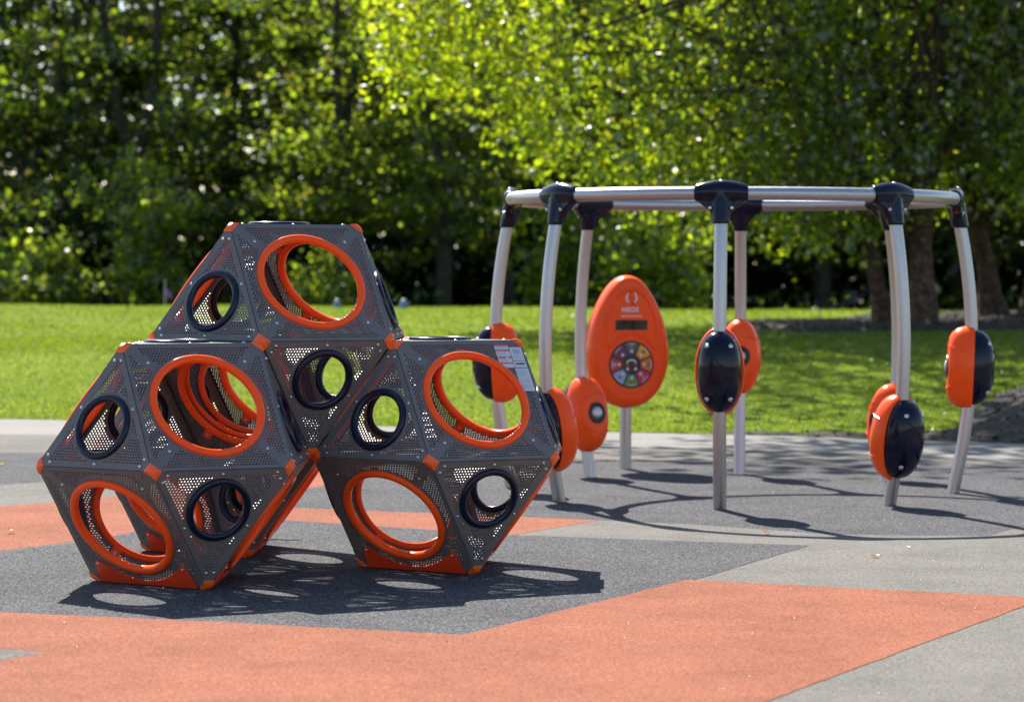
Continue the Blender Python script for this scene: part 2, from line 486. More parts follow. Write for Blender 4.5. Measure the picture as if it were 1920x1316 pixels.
def build_grass():
    def blades(n, x0, x1, t0, t1, h, w, power):
        x = rng.uniform(x0, x1, n); t = t0 + (t1-t0)*rng.uniform(0, 1, n)**power
        y = edge_y(x) + t
        keep = ~(inside(x, y, MULCH_BED) | inside(x, y, MULCH_RING) | inside(x, y, MULCH_RING2))
        x, y = x[keep], y[keep]; n = len(x)
        z = lawn_z(x, y)
        hh = h*rng.uniform(0.5, 1.3, n); a = rng.uniform(0, 2*np.pi, n)
        lean = rng.normal(0, 0.45, (n, 2))*hh[:, None]
        dx, dy = np.cos(a)*w, np.sin(a)*w
        V = np.zeros((n, 4, 3))
        V[:, 0] = np.stack([x-dx, y-dy, z], 1); V[:, 1] = np.stack([x+dx, y+dy, z], 1)
        V[:, 2] = np.stack([x+dx*0.3+lean[:, 0], y+dy*0.3+lean[:, 1], z+hh], 1)
        V[:, 3] = np.stack([x-dx*0.3+lean[:, 0], y-dy*0.3+lean[:, 1], z+hh*0.97], 1)
        return V
    V = np.concatenate([blades(150000, -14, 14, 0.0, 12, 0.032, 0.010, 1.15),
                        blades(80000, -18, 18, 8, 29.5, 0.034, 0.020, 1.0)])
    o = obj('grass', quads('grass', V, GRASS, rng.choice(3, len(V), p=[0.55, 0.2, 0.25])))
    tag(o, 'mown bright green grass covering the lawn behind the path', 'grass', kind='stuff')
build_grass()

# ================================================================== CLIMBING PODS (cuboctahedra)
A = 0.75
HH = A*math.sqrt(2/3)
R3 = A/math.sqrt(3)
INS = 0.003
def hexholes(test, pitch, x0, x1, y0, y1):
    pts = []; row = 0; y = y0
    while y <= y1:
        x = x0 + (pitch/2 if row % 2 else 0)
        while x <= x1:
            if test(x, y): pts.append((x, y))
            x += pitch
        y += pitch*0.866; row += 1
    return pts

def plate(name, outline, big_r, holes, hole_r, thick, m):
    """a real perforated sheet: outline, one big round opening and every small hole cut through"""
    loops = [outline, [(big_r*math.cos(a), big_r*math.sin(a)) for a in (2*math.pi*k/64 for k in range(64))]]
    for hx, hy in holes:
        loops.append([(hx + hole_r*math.cos(a), hy + hole_r*math.sin(a)) for a in (2*math.pi*k/8 for k in range(8))])
    vs = []; fs = []
    for l in loops:
        fs.append(list(range(len(vs), len(vs)+len(l)))); vs += [Vector(p) for p in l]
    ov, oe, of, a, b, c = delaunay_2d_cdt(vs, [], fs, 1, 1e-7)
    of = [f for f, src in zip(of, c) if list(src) == [0]]
    n = len(ov)
    V = [(p.x, p.y, 0.0) for p in ov] + [(p.x, p.y, -thick) for p in ov]
    F = []; ed = {}
    for t in of:
        t = list(t)
        ar = sum(ov[t[i]].x*ov[t[(i+1) % len(t)]].y - ov[t[(i+1) % len(t)]].x*ov[t[i]].y for i in range(len(t)))
        if ar < 0: t.reverse()
        F.append(tuple(t)); F.append(tuple(n+i for i in reversed(t)))
        for i in range(len(t)):
            e = (t[i], t[(i+1) % len(t)]); ed[e] = 1
    for (i, j) in ed:
        if (j, i) not in ed:
            F.append((j, i, n+i, n+j))
    return V, F

def add_lips(V, F, corners, depth, slope):
    """folded stiffening lips along each edge, inside the pod"""
    k = len(corners)
    for i in range(k):
        a = Vector(corners[i]); b = Vector(corners[(i+1) % k]); d = (b-a).normalized(); nrm = Vector((d.y, -d.x))
        a2 = a + d*0.075; b2 = b - d*0.075
        q = len(V); th = 0.004
        for p in (a2, b2):
            for off in (0.0, th):
                p0 = p - nrm*(0.004+off); p1 = p - nrm*(0.004+off+depth*slope)
                V.append((p0.x, p0.y, -0.004)); V.append((p1.x, p1.y, -0.004-depth))
        F += [(q, q+4, q+5, q+1), (q+2, q+3, q+7, q+6), (q+1, q+5, q+7, q+3), (q, q+1, q+3, q+2), (q+4, q+6, q+7, q+5)]

def cutcorners(c, cut, shrink):
    """shrink a face outline a few mm and cut its corners for the caps"""
    k = len(c); o = []
    cs = [Vector(p)*(1-shrink/Vector(p).length) for p in c]
    for i in range(k):
        p = cs[i]; a = (cs[i-1]-p).normalized(); b = (cs[(i+1) % k]-p).normalized()
        o += [tuple(p+a*cut), tuple(p+b*cut)]
    return o
SQ = [(A*x, A*y) for x, y in ((-.5, -.5), (.5, -.5), (.5, .5), (-.5, .5))]
TR = [(R3*math.cos(R(a)), R3*math.sin(R(a))) for a in (90, 210, 330)]
def sq_test(x, y):
    ax, ay = abs(x), abs(y)
    if max(ax, ay) > A*0.467: return False
    if abs(ax-ay)/math.sqrt(2) < A*0.040: return False
    return math.hypot(x, y) > A*0.420
def tr_test(x, y):
    ins = A*0.2887
    for a in (270, 30, 150):
        if x*math.cos(R(a)) + y*math.sin(R(a)) > ins - A*0.053: return False
    if math.hypot(x, y) < A*0.246: return False
    return True
def tr_test_ok(x, y): return tr_test(x, y) and math.hypot(x, y) < R3 - A*0.115
sqV, sqF = plate('square_panel', cutcorners(SQ, 0.042, 0.006), A*0.372, hexholes(sq_test, 0.0166, -A*.47, A*.47, -A*.463, A*.47), 0.0055, 0.005, None)
add_lips(sqV, sqF, SQ, 0.03, 0.75)
trV, trF = plate('triangular_panel', cutcorners(TR, 0.042, 0.009), A*0.203, hexholes(tr_test_ok, 0.0166, -A*.5, A*.5, -A*.2887+A*.054, A*.6), 0.0055, 0.005, None)
add_lips(trV, trF, TR, 0.025, 0.4)
ME_SQ = meshdata('square_panel', sqV, sqF, M['panel'])
ME_TR = meshdata('triangular_panel', trV, trF, M['panel'])

def ring_mesh(name, rc, rw, zt, zb, m, tabs=False, mi_tab=None):
    """a moulded ring that grips the plate: rc mean radius, rw half width, zt above the plate, zb below"""
    mb = MB(); n = 72; prof = []
    zc, zh = (zt-zb)/2, (zt+zb)/2
    for k in range(14):
        a = 2*math.pi*k/14
        ca, sa = math.cos(a), math.sin(a)
        prof.append((rc + rw*math.copysign(abs(ca)**0.8, ca), zc + zh*math.copysign(abs(sa)**0.8, sa)))
    rings = [[Vector((r*math.cos(2*math.pi*i/n), r*math.sin(2*math.pi*i/n), z)) for r, z in prof] for i in range(n)]
    v = [p for r in rings for p in r]; f = []
    q = len(prof)
    for i in range(n):
        for j in range(q):
            f.append((i*q+j, ((i+1) % n)*q+j, ((i+1) % n)*q+(j+1) % q, i*q+(j+1) % q))
    mb.add(v, f)
    if tabs:
        for a in (45, 135, 225, 315):
            u = Vector((math.cos(R(a)), math.sin(R(a)), 0)); w = Vector((-u.y, u.x, 0))
            o = u*(rc+rw*0.2)
            for z0, z1 in ((-0.0075, -0.018),):
                pts = []
                for (l, s) in ((0.0, -0.024), (0.070, -0.024), (0.083, -0.012), (0.083, 0.012), (0.070, 0.024), (0.0, 0.024)):
                    pts.append(o + u*l + w*s)
                mb.loft([[p + Vector((0, 0, z0)) for p in pts], [p + Vector((0, 0, z1)) for p in pts]])
            c = o + u*0.052 + Vector((0, 0, -0.018))
            mb.loft([[c + (u*math.cos(t) + w*math.sin(t))*rr + Vector((0, 0, zz)) for t in (2*math.pi*k/10 for k in range(10))] for rr, zz in ((0.013, 0), (0.011, -0.007), (0.005, -0.009))], mi=1)
    me = mb.data(name, [m, M['bolt']])
    soften(me, 50)
    return me
ME_RING = ring_mesh('ring', A*0.374, A*0.0275, 0.020, 0.024, M['orange'], True)
ME_RING_IN = ring_mesh('ring', A*0.374, A*0.0275, -0.002, 0.030, M['orange'], True)
ME_RINGN = ring_mesh('ring', A*0.200, A*0.0255, 0.019, 0.018, M['navyring'])
ME_RINGN_TOP = ring_mesh('ring', A*0.200, A*0.0255, 0.016, 0.014, M['navyring'])
def bolt_mesh():
    mb = MB()
    prof = ((0.0088, -0.0005), (0.0088, 0.0016), (0.0070, 0.0042), (0.0034, 0.0050), (0.0030, 0.0032))
    mb.loft([[(r*math.cos(t), r*math.sin(t), z) for t in (2*math.pi*k/12 for k in range(12))] for r, z in prof], False, True)
    me = mb.data('bolt', M['bolt']); soften(me, 45)
    return me
ME_BOLT = bolt_mesh()
def bracket_mesh():
    pts = [(-.415, -.495), (.415, -.495), (.40, -.36), (.385, -.315), (.365, -.305), (.345, -.318)]
    for k in range(1, 16):
        x = .345 - .69*k/16
        pts.append((x, -.463 + (.463-.318)*(abs(x)/.345)**2.0))
    pts += [(-.345, -.318), (-.365, -.305), (-.385, -.315), (-.40, -.36)]
    mb = MB()
    mb.loft([[(A*x, A*y, z) for x, y in pts] for z in (0.0015, 0.0095)])
    me = mb.data('foot_bracket', M['bracket'], False)
    bm = bmesh.new(); bm.from_mesh(me); bmesh.ops.recalc_face_normals(bm, faces=bm.faces); bm.to_mesh(me); bm.free()
    return me
ME_BRACKET = bracket_mesh()

def frame(c, n, y):
    n = n.normalized(); y = (y - n*y.dot(n)).normalized(); x = y.cross(n)
    return Matrix(((x.x, y.x, n.x, c.x), (x.y, y.y, n.y, c.y), (x.z, y.z, n.z, c.z), (0, 0, 0, 1)))

def pol(r, az, z): return Vector((r*math.cos(R(az)), r*math.sin(R(az)), z))
TV = {a: pol(R3, a, 2*HH) for a in (220, 340, 100)}
MV = {a: pol(A, a, HH) for a in (190, 250, 310, 10, 70, 130)}
BV = {a: pol(R3, a, 0) for a in (280, 40, 160)}
CEN = Vector((0, 0, HH))
def faces14():
    out = []
    up = Vector((0, 0, 1))
    out.append(('tri', 'top', list(TV.values()), TV[100]))
    out.append(('tri', 'bottom', list(BV.values()), BV[280]))
    for a, b in ((220, 340), (340, 100), (100, 220)):
        mid = (a + ((b-a) % 360)/2) % 360
        near = sorted(MV, key=lambda k: abs((k-mid+180) % 360-180))[:2]
        out.append(('sq', 'u%d' % mid, [TV[a], TV[b], MV[near[0]], MV[near[1]]], None))
    for a in (220, 340, 100):
        near = sorted(MV, key=lambda k: abs((k-a+180) % 360-180))[:2]
        out.append(('tri', 'ut%d' % a, [TV[a], MV[near[0]], MV[near[1]]], TV[a]))
    for a, b in ((280, 40), (40, 160), (160, 280)):
        mid = (a + ((b-a) % 360)/2) % 360
        near = sorted(MV, key=lambda k: abs((k-mid+180) % 360-180))[:2]
        out.append(('sq', 'l%d' % mid, [BV[a], BV[b], MV[near[0]], MV[near[1]]], None))
    for a in (280, 40, 160):
        near = sorted(MV, key=lambda k: abs((k-a+180) % 360-180))[:2]
        out.append(('tri', 'lt%d' % a, [BV[a], MV[near[0]], MV[near[1]]], BV[a]))
    return out
FACES = faces14()
ALLV = list(TV.values()) + list(MV.values()) + list(BV.values())
def cap_mesh():
    """corner cap for the vertex MV[10], in pod coordinates relative to it; made once per vertex kind"""
    pass
def cap_for(v):
    nb = [w for w in ALLV if abs((w-v).length - A) < 1e-3]
    rad = (v-CEN).normalized()
    u0 = rad.orthogonal().normalized(); u1 = rad.cross(u0)
    es = sorted([(w-v).normalized() for w in nb], key=lambda e: math.atan2(e.dot(u1), e.dot(u0)))
    L = 0.054; out = 0.003
    rings = []
    for (l, o) in ((0.012, -0.001), (0.022, 0.0032), (L-0.006, 0.0032), (L, 0.0005), (L-0.004, -0.008)):
        ring = []
        for i in range(4):
            e, e2 = es[i], es[(i+1) % 4]
            ring.append(e*l + rad*o)
            ring.append((e+e2)*0.5*(l) + rad*(o*0.9) )
        rings.append(ring)
    mb = MB(); mb.loft(rings)
    me = mb.data('corner_cap', M['cap'], True); soften(me, 28)
    return me
CAPS = [(v, cap_for(v)) for v in ALLV]

def make_pod(loc, rz, label, mated=(), on_ground=True, closed_bottom=True):
    pod = empty('climbing_pod', loc, rz)
    tag(pod, label, 'climbing pod', 'stacked climbing pods')
    parts = {}
    for kind, key, vs, apex in FACES:
        c = sum(vs, Vector())/len(vs)
        n = (c-CEN).normalized()
        if kind == 'sq':
            y = Vector((0, 0, 1)) - n*n.z
        else:
            y = apex - c
        mw = frame(c - n*INS, n, y)
        p = obj('square_panel' if kind == 'sq' else 'triangular_panel', ME_SQ if kind == 'sq' else ME_TR, pod, mw)
        parts[key] = p
        if kind == 'sq':
            obj('ring', ME_RING_IN if key in mated else ME_RING, p)
            if key not in mated:
                for sx in (-1, 1):
                    for sy in (-1, 1):
                        obj('bolt', ME_BOLT, p, Matrix.Translation((sx*A*.345, sy*A*.345, 0)))
                if key[0] == 'l' and on_ground:
                    br = obj('foot_bracket', ME_BRACKET, p)
                    for sx in (-1, 1):
                        obj('bolt', ME_BOLT, p, Matrix.Translation((sx*A*.366, -A*.335, 0.0095)))
        else:
            if not (key == 'bottom' and on_ground):
                obj('ring', ME_RINGN_TOP if key == 'top' else ME_RINGN, p)
            if key != 'bottom':
                for k in range(3):
                    ca, cb = Vector(TR[k]), Vector(TR[(k+1) % 3]); d = (cb-ca).normalized(); nn = Vector((-d.y, d.x))
                    for t in (0.115, 0.5, 0.885):
                        q = ca.lerp(cb, t) + nn*A*0.035
                        obj('bolt', ME_BOLT, p, Matrix.Translation((q.x, q.y, 0)))
    for v, me in CAPS:
        obj('corner_cap', me, pod, Matrix.Translation(v))
    return pod, parts

PC = Vector((-1.2522, 14.5222, 0)); YAW = R(17.901); DD = 1.1547*A
def at_az(az): return Vector((DD*math.cos(R(az)+YAW), DD*math.sin(R(az)+YAW), 0))
SH = 0.997
Z0 = Vector((0, 0, 0.006))
top_pod, top_parts = make_pod(PC + Vector((0, 0, HH)) + Z0, YAW, 'grey perforated climbing pod perched on top of the other pods', ('l220', 'l340', 'l100'), False)
left_pod, _ = make_pod(PC + at_az(220) + Z0, YAW, 'perforated grey climbing pod at lower left, its front corner nearest the camera', ('u40',))
right_pod, right_parts = make_pod(PC + at_az(340) + Z0, YAW, 'grey perforated climbing pod on the ground carrying the white and red sticker strips', ('u160',))
back_pod, _ = make_pod(PC + at_az(100) + Z0, YAW, 'rearmost grey climbing pod, glimpsed only through the openings of the others', ('u280',))
for p in (top_pod, left_pod, right_pod, back_pod):
    p.scale = (SH,)*3

# sticker strips on the upper right corner of the right pod's front panel
def sticker(rects, size, m_base, parent, z=0.0012):
    x0, x1, y0, y1 = size
    mb = MB()
    mb.loft([[(A*x, A*y, zz) for x, y in ((x0, y0), (x1, y0), (x1, y1), (x0, y1))] for zz in (0.0003, z)])
    mats = [m_base]
    for (a, b, c, d, m) in rects:
        if m not in mats: mats.append(m)
        v = [(A*(x0+(x1-x0)*u), A*(y0+(y1-y0)*w), z+0.0006) for u, w in ((a, c), (b, c), (b, d), (a, d))]
        mb.add(v, [(0, 1, 2, 3)], mats.index(m))
    return mb.build('sticker', mats, parent, smooth=False)
fp = right_parts['u280']
RD, GY, DK = M['stickred'], M['stickgrey'], M['stickdark']
def lines(y0, y1, n, seed, m=GY, x0=.08, x1=.92):
    r = random.Random(seed); o = []
    for k in range(n):
        y = y0 + (y1-y0)*(k+0.5)/n
        o.append((x0, x1 - r.uniform(0, .25), y-(y1-y0)*.16/n, y+(y1-y0)*.16/n, m))
    return o
sticker([(0, 1, .93, 1, RD), (0, 1, .71, .78, RD), (0, 1, .405, .475, RD), (0, 1, .165, .225, RD), (.45, .75, .415, .465, DK)] + lines(.5, .69, 4, 1) + lines(.25, .39, 3, 2) + lines(.80, .91, 3, 3), (.272, .382, .262, .458), M['sticker'], fp)
sticker([(.2, .8, .5, .85, GY)] + lines(.08, .42, 4, 4), (.388, .484, .320, .434), M['sticker'], fp)
sticker([(.12, .88, .45, .72, DK)] + lines(.1, .35, 1, 5, GY, .3, .9), (.386, .486, .262, .315), M['sticker'], fp)
sticker(lines(.62, .95, 7, 6) + lines(.36, .56, 4, 7) + lines(.08, .3, 4, 8), (.384, .488, .062, .255), M['sticker'], fp)

# ================================================================== RING GAME
GC = Vector((1.5947, 19.6742, 0)); RB = 1.600; ZT = 2.116; GROT = -7.107
BEAM_R = 0.0455; POST_R = 0.045; BULGE = 0.13
game = tag(empty('ring_game', GC), 'silver ring of curved posts and overhead rails carrying orange and navy target pods', 'play ring')

def post_pt(t):
    """radius, z of the post axis at t = 0 (ground) .. 1 (rail)"""
    return RB + BULGE*4*t*(1-t)*(1.0), ZT*t
def post_data():
    mb = MB(); path = []
    for k in range(25):
        r, z = post_pt(k/24*0.985); path.append((r, 0, z))
    path[0] = (path[0][0], 0, -0.02)
    mb.tube(path, POST_R, 24)
    me = mb.data('post', M['steel']); soften(me, 50)
    return me
ME_POST = post_data()
def beam_data():
    mb = MB(); path = []
    for k in range(21):
        a = R(45*k/20); path.append((RB*math.cos(a), RB*math.sin(a), ZT))
    mb.tube(path, BEAM_R, 24, caps=False)
    return mb.data('beam', M['steel'])
ME_BEAM = beam_data()

def remeshed(mb, name, mats, voxel, smooth=8):
    me = mb.data(name+'_raw', mats)
    o = bpy.data.objects.new(name+'_raw', me); COL.objects.link(o)
    r = o.modifiers.new('r', 'REMESH'); r.mode = 'VOXEL'; r.voxel_size = voxel
    s = o.modifiers.new('s', 'SMOOTH'); s.factor = 0.5; s.iterations = smooth
    dg = bpy.context.evaluated_depsgraph_get()
    new = bpy.data.meshes.new_from_object(o.evaluated_get(dg))
    bpy.data.objects.remove(o)
    new.name = name
    new.materials.clear()
    for m in (mats if isinstance(mats, (list, tuple)) else [mats]): new.materials.append(m)
    new.polygons.foreach_set('use_smooth', [True]*len(new.polygons))
    return new

def connector_data():
    """T shaped saddle; local x radial outward, y along the rail, z up, origin at the rail axis"""
    mb = MB(); n = 28; rings = []
    for k in range(15):
        s = -0.178 + 0.356*k/14
        a = s/RB
        e = math.cos(math.pi*s/0.40)
        ry = 0.055 + 0.020*e; rz = 0.053 + 0.028*e
        c = Vector((RB*(math.cos(a)-1), RB*math.sin(a), 0.010*e))
        u = Vector((math.cos(a), math.sin(a), 0))
        rings.append([c + u*ry*math.cos(t) + Vector((0, 0, 1))*rz*math.sin(t) for t in (2*math.pi*j/n for j in range(n))])
    mb.loft(rings)
    r0, z0 = post_pt(1.0); r1, z1 = post_pt(0.903)
    d = Vector((r1-r0, 0, z1-z0))
    rings = []
    for k in range(9):
        t = k/8; c = d*t; rad = 0.074 - 0.014*t
        rings.append([c + Vector((rad*math.cos(q), rad*math.sin(q), 0)) for q in (2*math.pi*j/n for j in range(n))])
    mb.loft(rings)
    # webs under the rail on both sides of the neck
    prof = [(-0.165, -0.035), (0.165, -0.035), (0.150, -0.062), (0.105, -0.095), (0.074, -0.125), (0.058, -0.165), (-0.058, -0.165), (-0.074, -0.125), (-0.105, -0.095), (-0.150, -0.062)]
    mb.loft([[Vector((x + 0.10*max(0, -z)*1.6, y, z)) for y, z in prof] for x in (-0.036, 0.036)])
    return remeshed(mb, 'connector', M['navy'], 0.009, 7)
ME_CONN = connector_data()
def gbolt():
    mb = MB()
    prof = ((0.0125, -0.006), (0.0125, 0.003), (0.010, 0.006), (0.005, 0.007), (0.0045, 0.004))
    mb.loft([[(r*math.cos(t), r*math.sin(t), z) for t in (2*math.pi*k/12 for k in range(12))] for r, z in prof], True, True)
    me = mb.data('bolt', M['bolt']); soften(me, 45)
    return me
ME_GBOLT = gbolt()

def egg(hw, hh, n=40, k=0.10, p=2.2):
    pts = []
    for i in range(n):
        t = 2*math.pi*i/n
        y = math.copysign(abs(math.cos(t))**(2/p), math.cos(t)); x = math.copysign(abs(math.sin(t))**(2/p), math.sin(t))
        pts.append((hw*x*(1 - k*y), hh*y))
    return pts
# local frame of a target pod: +x inward (towards the ring's centre), y sideways, z up along the post
def dish_data():
    o = egg(0.166, 0.298, 44, 0.0, 2.03)
    mb = MB(); rings = []
    for dx, s in ((-0.012, 0.90), (-0.014, 0.97), (0.0, 1.0), (0.035, 1.0), (0.075, 0.975), (0.108, 0.925), (0.134, 0.85), (0.152, 0.76), (0.162, 0.665), (0.167, 0.56), (0.169, 0.42), (0.168, 0.28)):
        rings.append([Vector((dx - 0.00*y, x*s + (0.168*(s-1)*0 if x > 0 else 0), y*(1-(1-s)*0.88))) for x, y in o])
    mb.loft(rings)
    # raised seam line sweeping over the face
    for sg in (1, -1):
        path = []
        for k in range(17):
            t = k/16; yy = -0.150 + 0.300*t; zz = sg*(0.105 + 0.05*math.sin(math.pi*t) + 0.05*(t-0.5))
            s = math.hypot(yy/0.168, zz/0.300)
            xx = 0.169 if s < 0.72 else 0.169 - 0.10*((s-0.72)/0.26)**2
            path.append((xx, yy, zz))
        mb.tube(path, 0.004, 6)
    me = mb.data('target_pod', M['orange']); soften(me, 50)
    return me
def shell_data():
    o = egg(0.149, 0.272, 44, 0.0, 2.3)
    mb = MB(); rings = [[Vector((-0.008, x*0.985, y*0.985)) for x, y in o]]
    for k in range(11):
        ph = R(90*k/11.3)
        sx = math.cos(ph)**0.82
        rings.append([Vector((-0.022 - 0.146*math.sin(ph)**0.95, x*sx, y*sx)) for x, y in o])
    mb.loft(rings)
    def surf(yy, zz):
        s = min(0.999, (abs(yy/0.149)**2.3 + abs(zz/0.272)**2.3)**(1/2.3))
        return -0.022 - 0.146*math.sin(math.acos(s**(1/0.82)))**0.95 - 0.001
    for pts in ([(-0.085, -0.055), (-0.06, -0.01), (-0.02, 0.05), (0.03, 0.10), (0.10, 0.145)], [(-0.10, 0.02), (-0.05, -0.04), (0.0, -0.09), (0.06, -0.125), (0.11, -0.135)]):
        path = []
        for i in range(len(pts)-1):
            for k in range(5):
                t = k/5; yy = pts[i][0]*(1-t)+pts[i+1][0]*t; zz = pts[i][1]*(1-t)+pts[i+1][1]*t
                path.append((surf(yy, zz), yy, zz))
        mb.tube(path, 0.0035, 6)
    me = mb.data('shell', M['navy']); soften(me, 50)
    return me, surf
ME_DISH = dish_data()
ME_SHELL, SURF = shell_data()
def lathe_x(name, prof, m, n=32):
    mb = MB()
    mb.loft([[(x, r*math.cos(t), r*math.sin(t)) for t in (2*math.pi*k/n for k in range(n))] for x, r in prof], True, True)
    me = mb.data(name, m); soften(me, 40)
    return me
ME_SPKR = lathe_x('speaker_surround', ((0.150, 0.084), (0.170, 0.084), (0.178, 0.080), (0.180, 0.072), (0.176, 0.056), (0.168, 0.050)), M['black'])
ME_GRILLE = lathe_x('speaker_grille', ((0.168, 0.052), (0.178, 0.048), (0.188, 0.032), (0.192, 0.012)), M['grille'])

def rotz(a): return Matrix.Rotation(a, 4, 'Z')
posts_az = [GROT + 45*k for k in range(8)]                      # counter-clockwise from the right-hand post
heights = {0: .91, 45: .44, 90: .925, 135: .48, 180: .92, 225: .495, 270: .93, 315: .466}
for k, az in enumerate(posts_az):
    base = rotz(R(az))
    obj('post', ME_POST, game, base)
    obj('beam', ME_BEAM, game, base)
    cm = base @ Matrix.Translation((RB, 0, ZT))
    con = obj('connector', ME_CONN, game, cm)
    for y in (-0.072, 0.072):
        obj('bolt', ME_GBOLT, con, Matrix.Translation((0.062, y, -0.098)) @ Matrix.Rotation(R(90), 4, 'Y'))
    obj('bolt', ME_GBOLT, con, Matrix.Translation((0.028, 0, 0.083)) @ Matrix.Rotation(R(18), 4, 'Y'))
    zc = heights[45*k]
    t = zc/ZT
    r, z = post_pt(t)
    slope = math.atan2(BULGE*4*(1-2*t), ZT)                    # lean of the post here
    pm = base @ Matrix.Translation((r, 0, z)) @ Matrix.Rotation(slope, 4, 'Y') @ rotz(math.pi)
    pod = obj('target_pod', ME_DISH, game, pm)
    sh = obj('shell', ME_SHELL, pod)
    obj('speaker_surround', ME_SPKR, pod)
    obj('speaker_grille', ME_GRILLE, pod)
    for yy in (-0.078, 0.078):
        for zz in (-0.176, 0.176):
            nrm = Vector((-1.0, (SURF(yy-0.01, zz)-SURF(yy+0.01, zz))/-0.02, (SURF(yy, zz-0.01)-SURF(yy, zz+0.01))/-0.02))
            obj('bolt', ME_GBOLT, sh, Matrix.Translation((SURF(yy, zz), yy, zz)) @ nrm.to_track_quat('Z', 'Y').to_matrix().to_4x4() @ Matrix.Scale(1.25, 4))

# ================================================================== CONSOLE
CX, CY = 0.925, 21.80
fa = math.atan2(GC.y-CY, GC.x-CX)
console = tag(empty('game_console', (CX, CY, 0), fa + math.pi/2), 'orange egg shaped game console with dark display and coloured button dial on a silver post', 'game console')
# local: -y faces the ring, x to the right as seen from it, z up
mb = MB(); mb.tube([(0, 0.02, -0.02), (0, 0.02, 0.3), (0, 0.02, 0.7)], 0.047, 24)
mb.build('post', M['steel'], console, angle=50)
EZ = 1.030
def console_outline(n=64):
    pts = []
    for i in range(n):
        t = 2*math.pi*i/n
        c, s = math.cos(t), math.sin(t)
        w = 0.338*(1 - 0.20*c - 0.05*c*c)
        pts.append((w*math.copysign(abs(s)**0.93, s), 0.535*c))
    return pts
EO = console_outline()
mb = MB(); rings = []
for dy, s in ((0.115, 0.80), (0.10, 0.93), (0.06, 0.99), (0.0, 1.0), (-0.05, 0.985), (-0.085, 0.95), (-0.105, 0.90), (-0.112, 0.845), (-0.112, 0.80)):
    rings.append([Vector((x*s, dy, EZ + y*(1-(1-s)*0.72))) for x, y in EO])
mb.loft(rings)
hs = mb.build('housing', M['orange'], console, angle=50)
FY_ = -0.112
# raised moulding: an arch round the display and side lobes
mb = MB()
path = []
for k in range(33):
    a = math.pi*k/32
    path.append((0.222*math.cos(a)*(1-0.06*math.sin(a)), FY_+0.002, EZ+0.075+0.345*math.sin(a)))
path = [(0.205, FY_+0.002, EZ-0.055), (0.222, FY_+0.002, EZ-0.02)] + path + [(-0.222, FY_+0.002, EZ-0.02), (-0.205, FY_+0.002, EZ-0.055)]
mb.tube(path, 0.014, 8)
for s in (-1, 1):
    path = [(s*(0.300-0.07*math.sin(math.pi*k/16)), FY_+0.014+0.030*abs(math.cos(math.pi*k/16))**2, EZ+0.05-0.33*k/16) for k in range(17)]
    mb.tube(path, 0.010, 8)
path = [(0.215*math.sin(R(-62+124*k/16)), FY_+0.002, EZ-0.175+0.243*math.cos(R(-62+124*k/16))) for k in range(17)]
mb.tube(path, 0.013, 8)
mb.build('moulding', M['orange'], hs, angle=60)
def yslab(mb, pts, y0, y1, mi=0):
    mb.loft([[(x, y0, z) for x, z in pts], [(x, y1, z) for x, z in pts]], mi=mi)
mb = MB(); yslab(mb, [(-0.136, EZ+0.095), (0.136, EZ+0.095), (0.136, EZ+0.175), (-0.136, EZ+0.175)], FY_+0.004, FY_-0.0025)
mb.build('display', M['screen'], console, smooth=False)
# emblem of two facing arcs with red arrow tips, and the lettering
mb = MB()
EMZ = EZ+0.353
for s in (-1, 1):
    pts = []
    for k in range(15):
        a = R(-58 + 116*k/14); pts.append((s*0.050*math.cos(a), EMZ+0.050*math.sin(a)))
    for k in range(14, -1, -1):
        a = R(-58 + 116*k/14); w = 0.0325 + 0.008*abs(k-7)/7; pts.append((s*w*math.cos(a), EMZ+0.050*0.86*math.sin(a)))
    yslab(mb, pts, FY_+0.002, FY_-0.002)
mb.build('emblem', M['white'], console, smooth=False)
M['emblemred'] = plain('red print', (0.42, 0.03, 0.015), 0.5)
mb = MB()
for s in (-1, 1):
    yslab(mb, [(s*-0.035, EMZ+s*0.062), (s*0.004, EMZ+s*0.050), (s*-0.006, EMZ+s*0.026), (s*-0.018, EMZ+s*0.040)], FY_+0.002, FY_-0.002)
yslab(mb, [(0.010*math.cos(t), EMZ+0.010*math.sin(t)) for t in (2*math.pi*k/12 for k in range(12))], FY_+0.002, FY_-0.002)
mb.build('emblem_arrows', M['emblemred'], console, smooth=False)
def text(body, size, x, z, m, name, parent, y=None, ext=0.0012, track=1.0):
    cu = bpy.data.curves.new(name, 'FONT')
    cu.body = body; cu.size = size; cu.align_x = 'CENTER'; cu.align_y = 'CENTER'; cu.extrude = ext
    cu.offset = 0.0018 if size > 0.03 else 0.0; cu.space_character = track
    to = bpy.data.objects.new(name+'_raw', cu); COL.objects.link(to)
    me = bpy.data.meshes.new_from_object(to.evaluated_get(bpy.context.evaluated_depsgraph_get()))
    bpy.data.objects.remove(to)
    me.name = name; me.materials.clear(); me.materials.append(m)
    return obj(name, me, parent, Matrix.Translation((x, FY_-0.0015 if y is None else y, z)) @ Matrix.Rotation(R(90), 4, 'X'))
text('NEOS', 0.052, -0.012, EZ+0.256, M['white'], 'lettering', console, track=1.12)
mb = MB()
yslab(mb, [(-0.09, EZ+0.203), (0.09, EZ+0.203), (0.09, EZ+0.210), (-0.09, EZ+0.210)], FY_+0.002, FY_-0.0015)
mb.build('underline', M['white'], console, smooth=False)
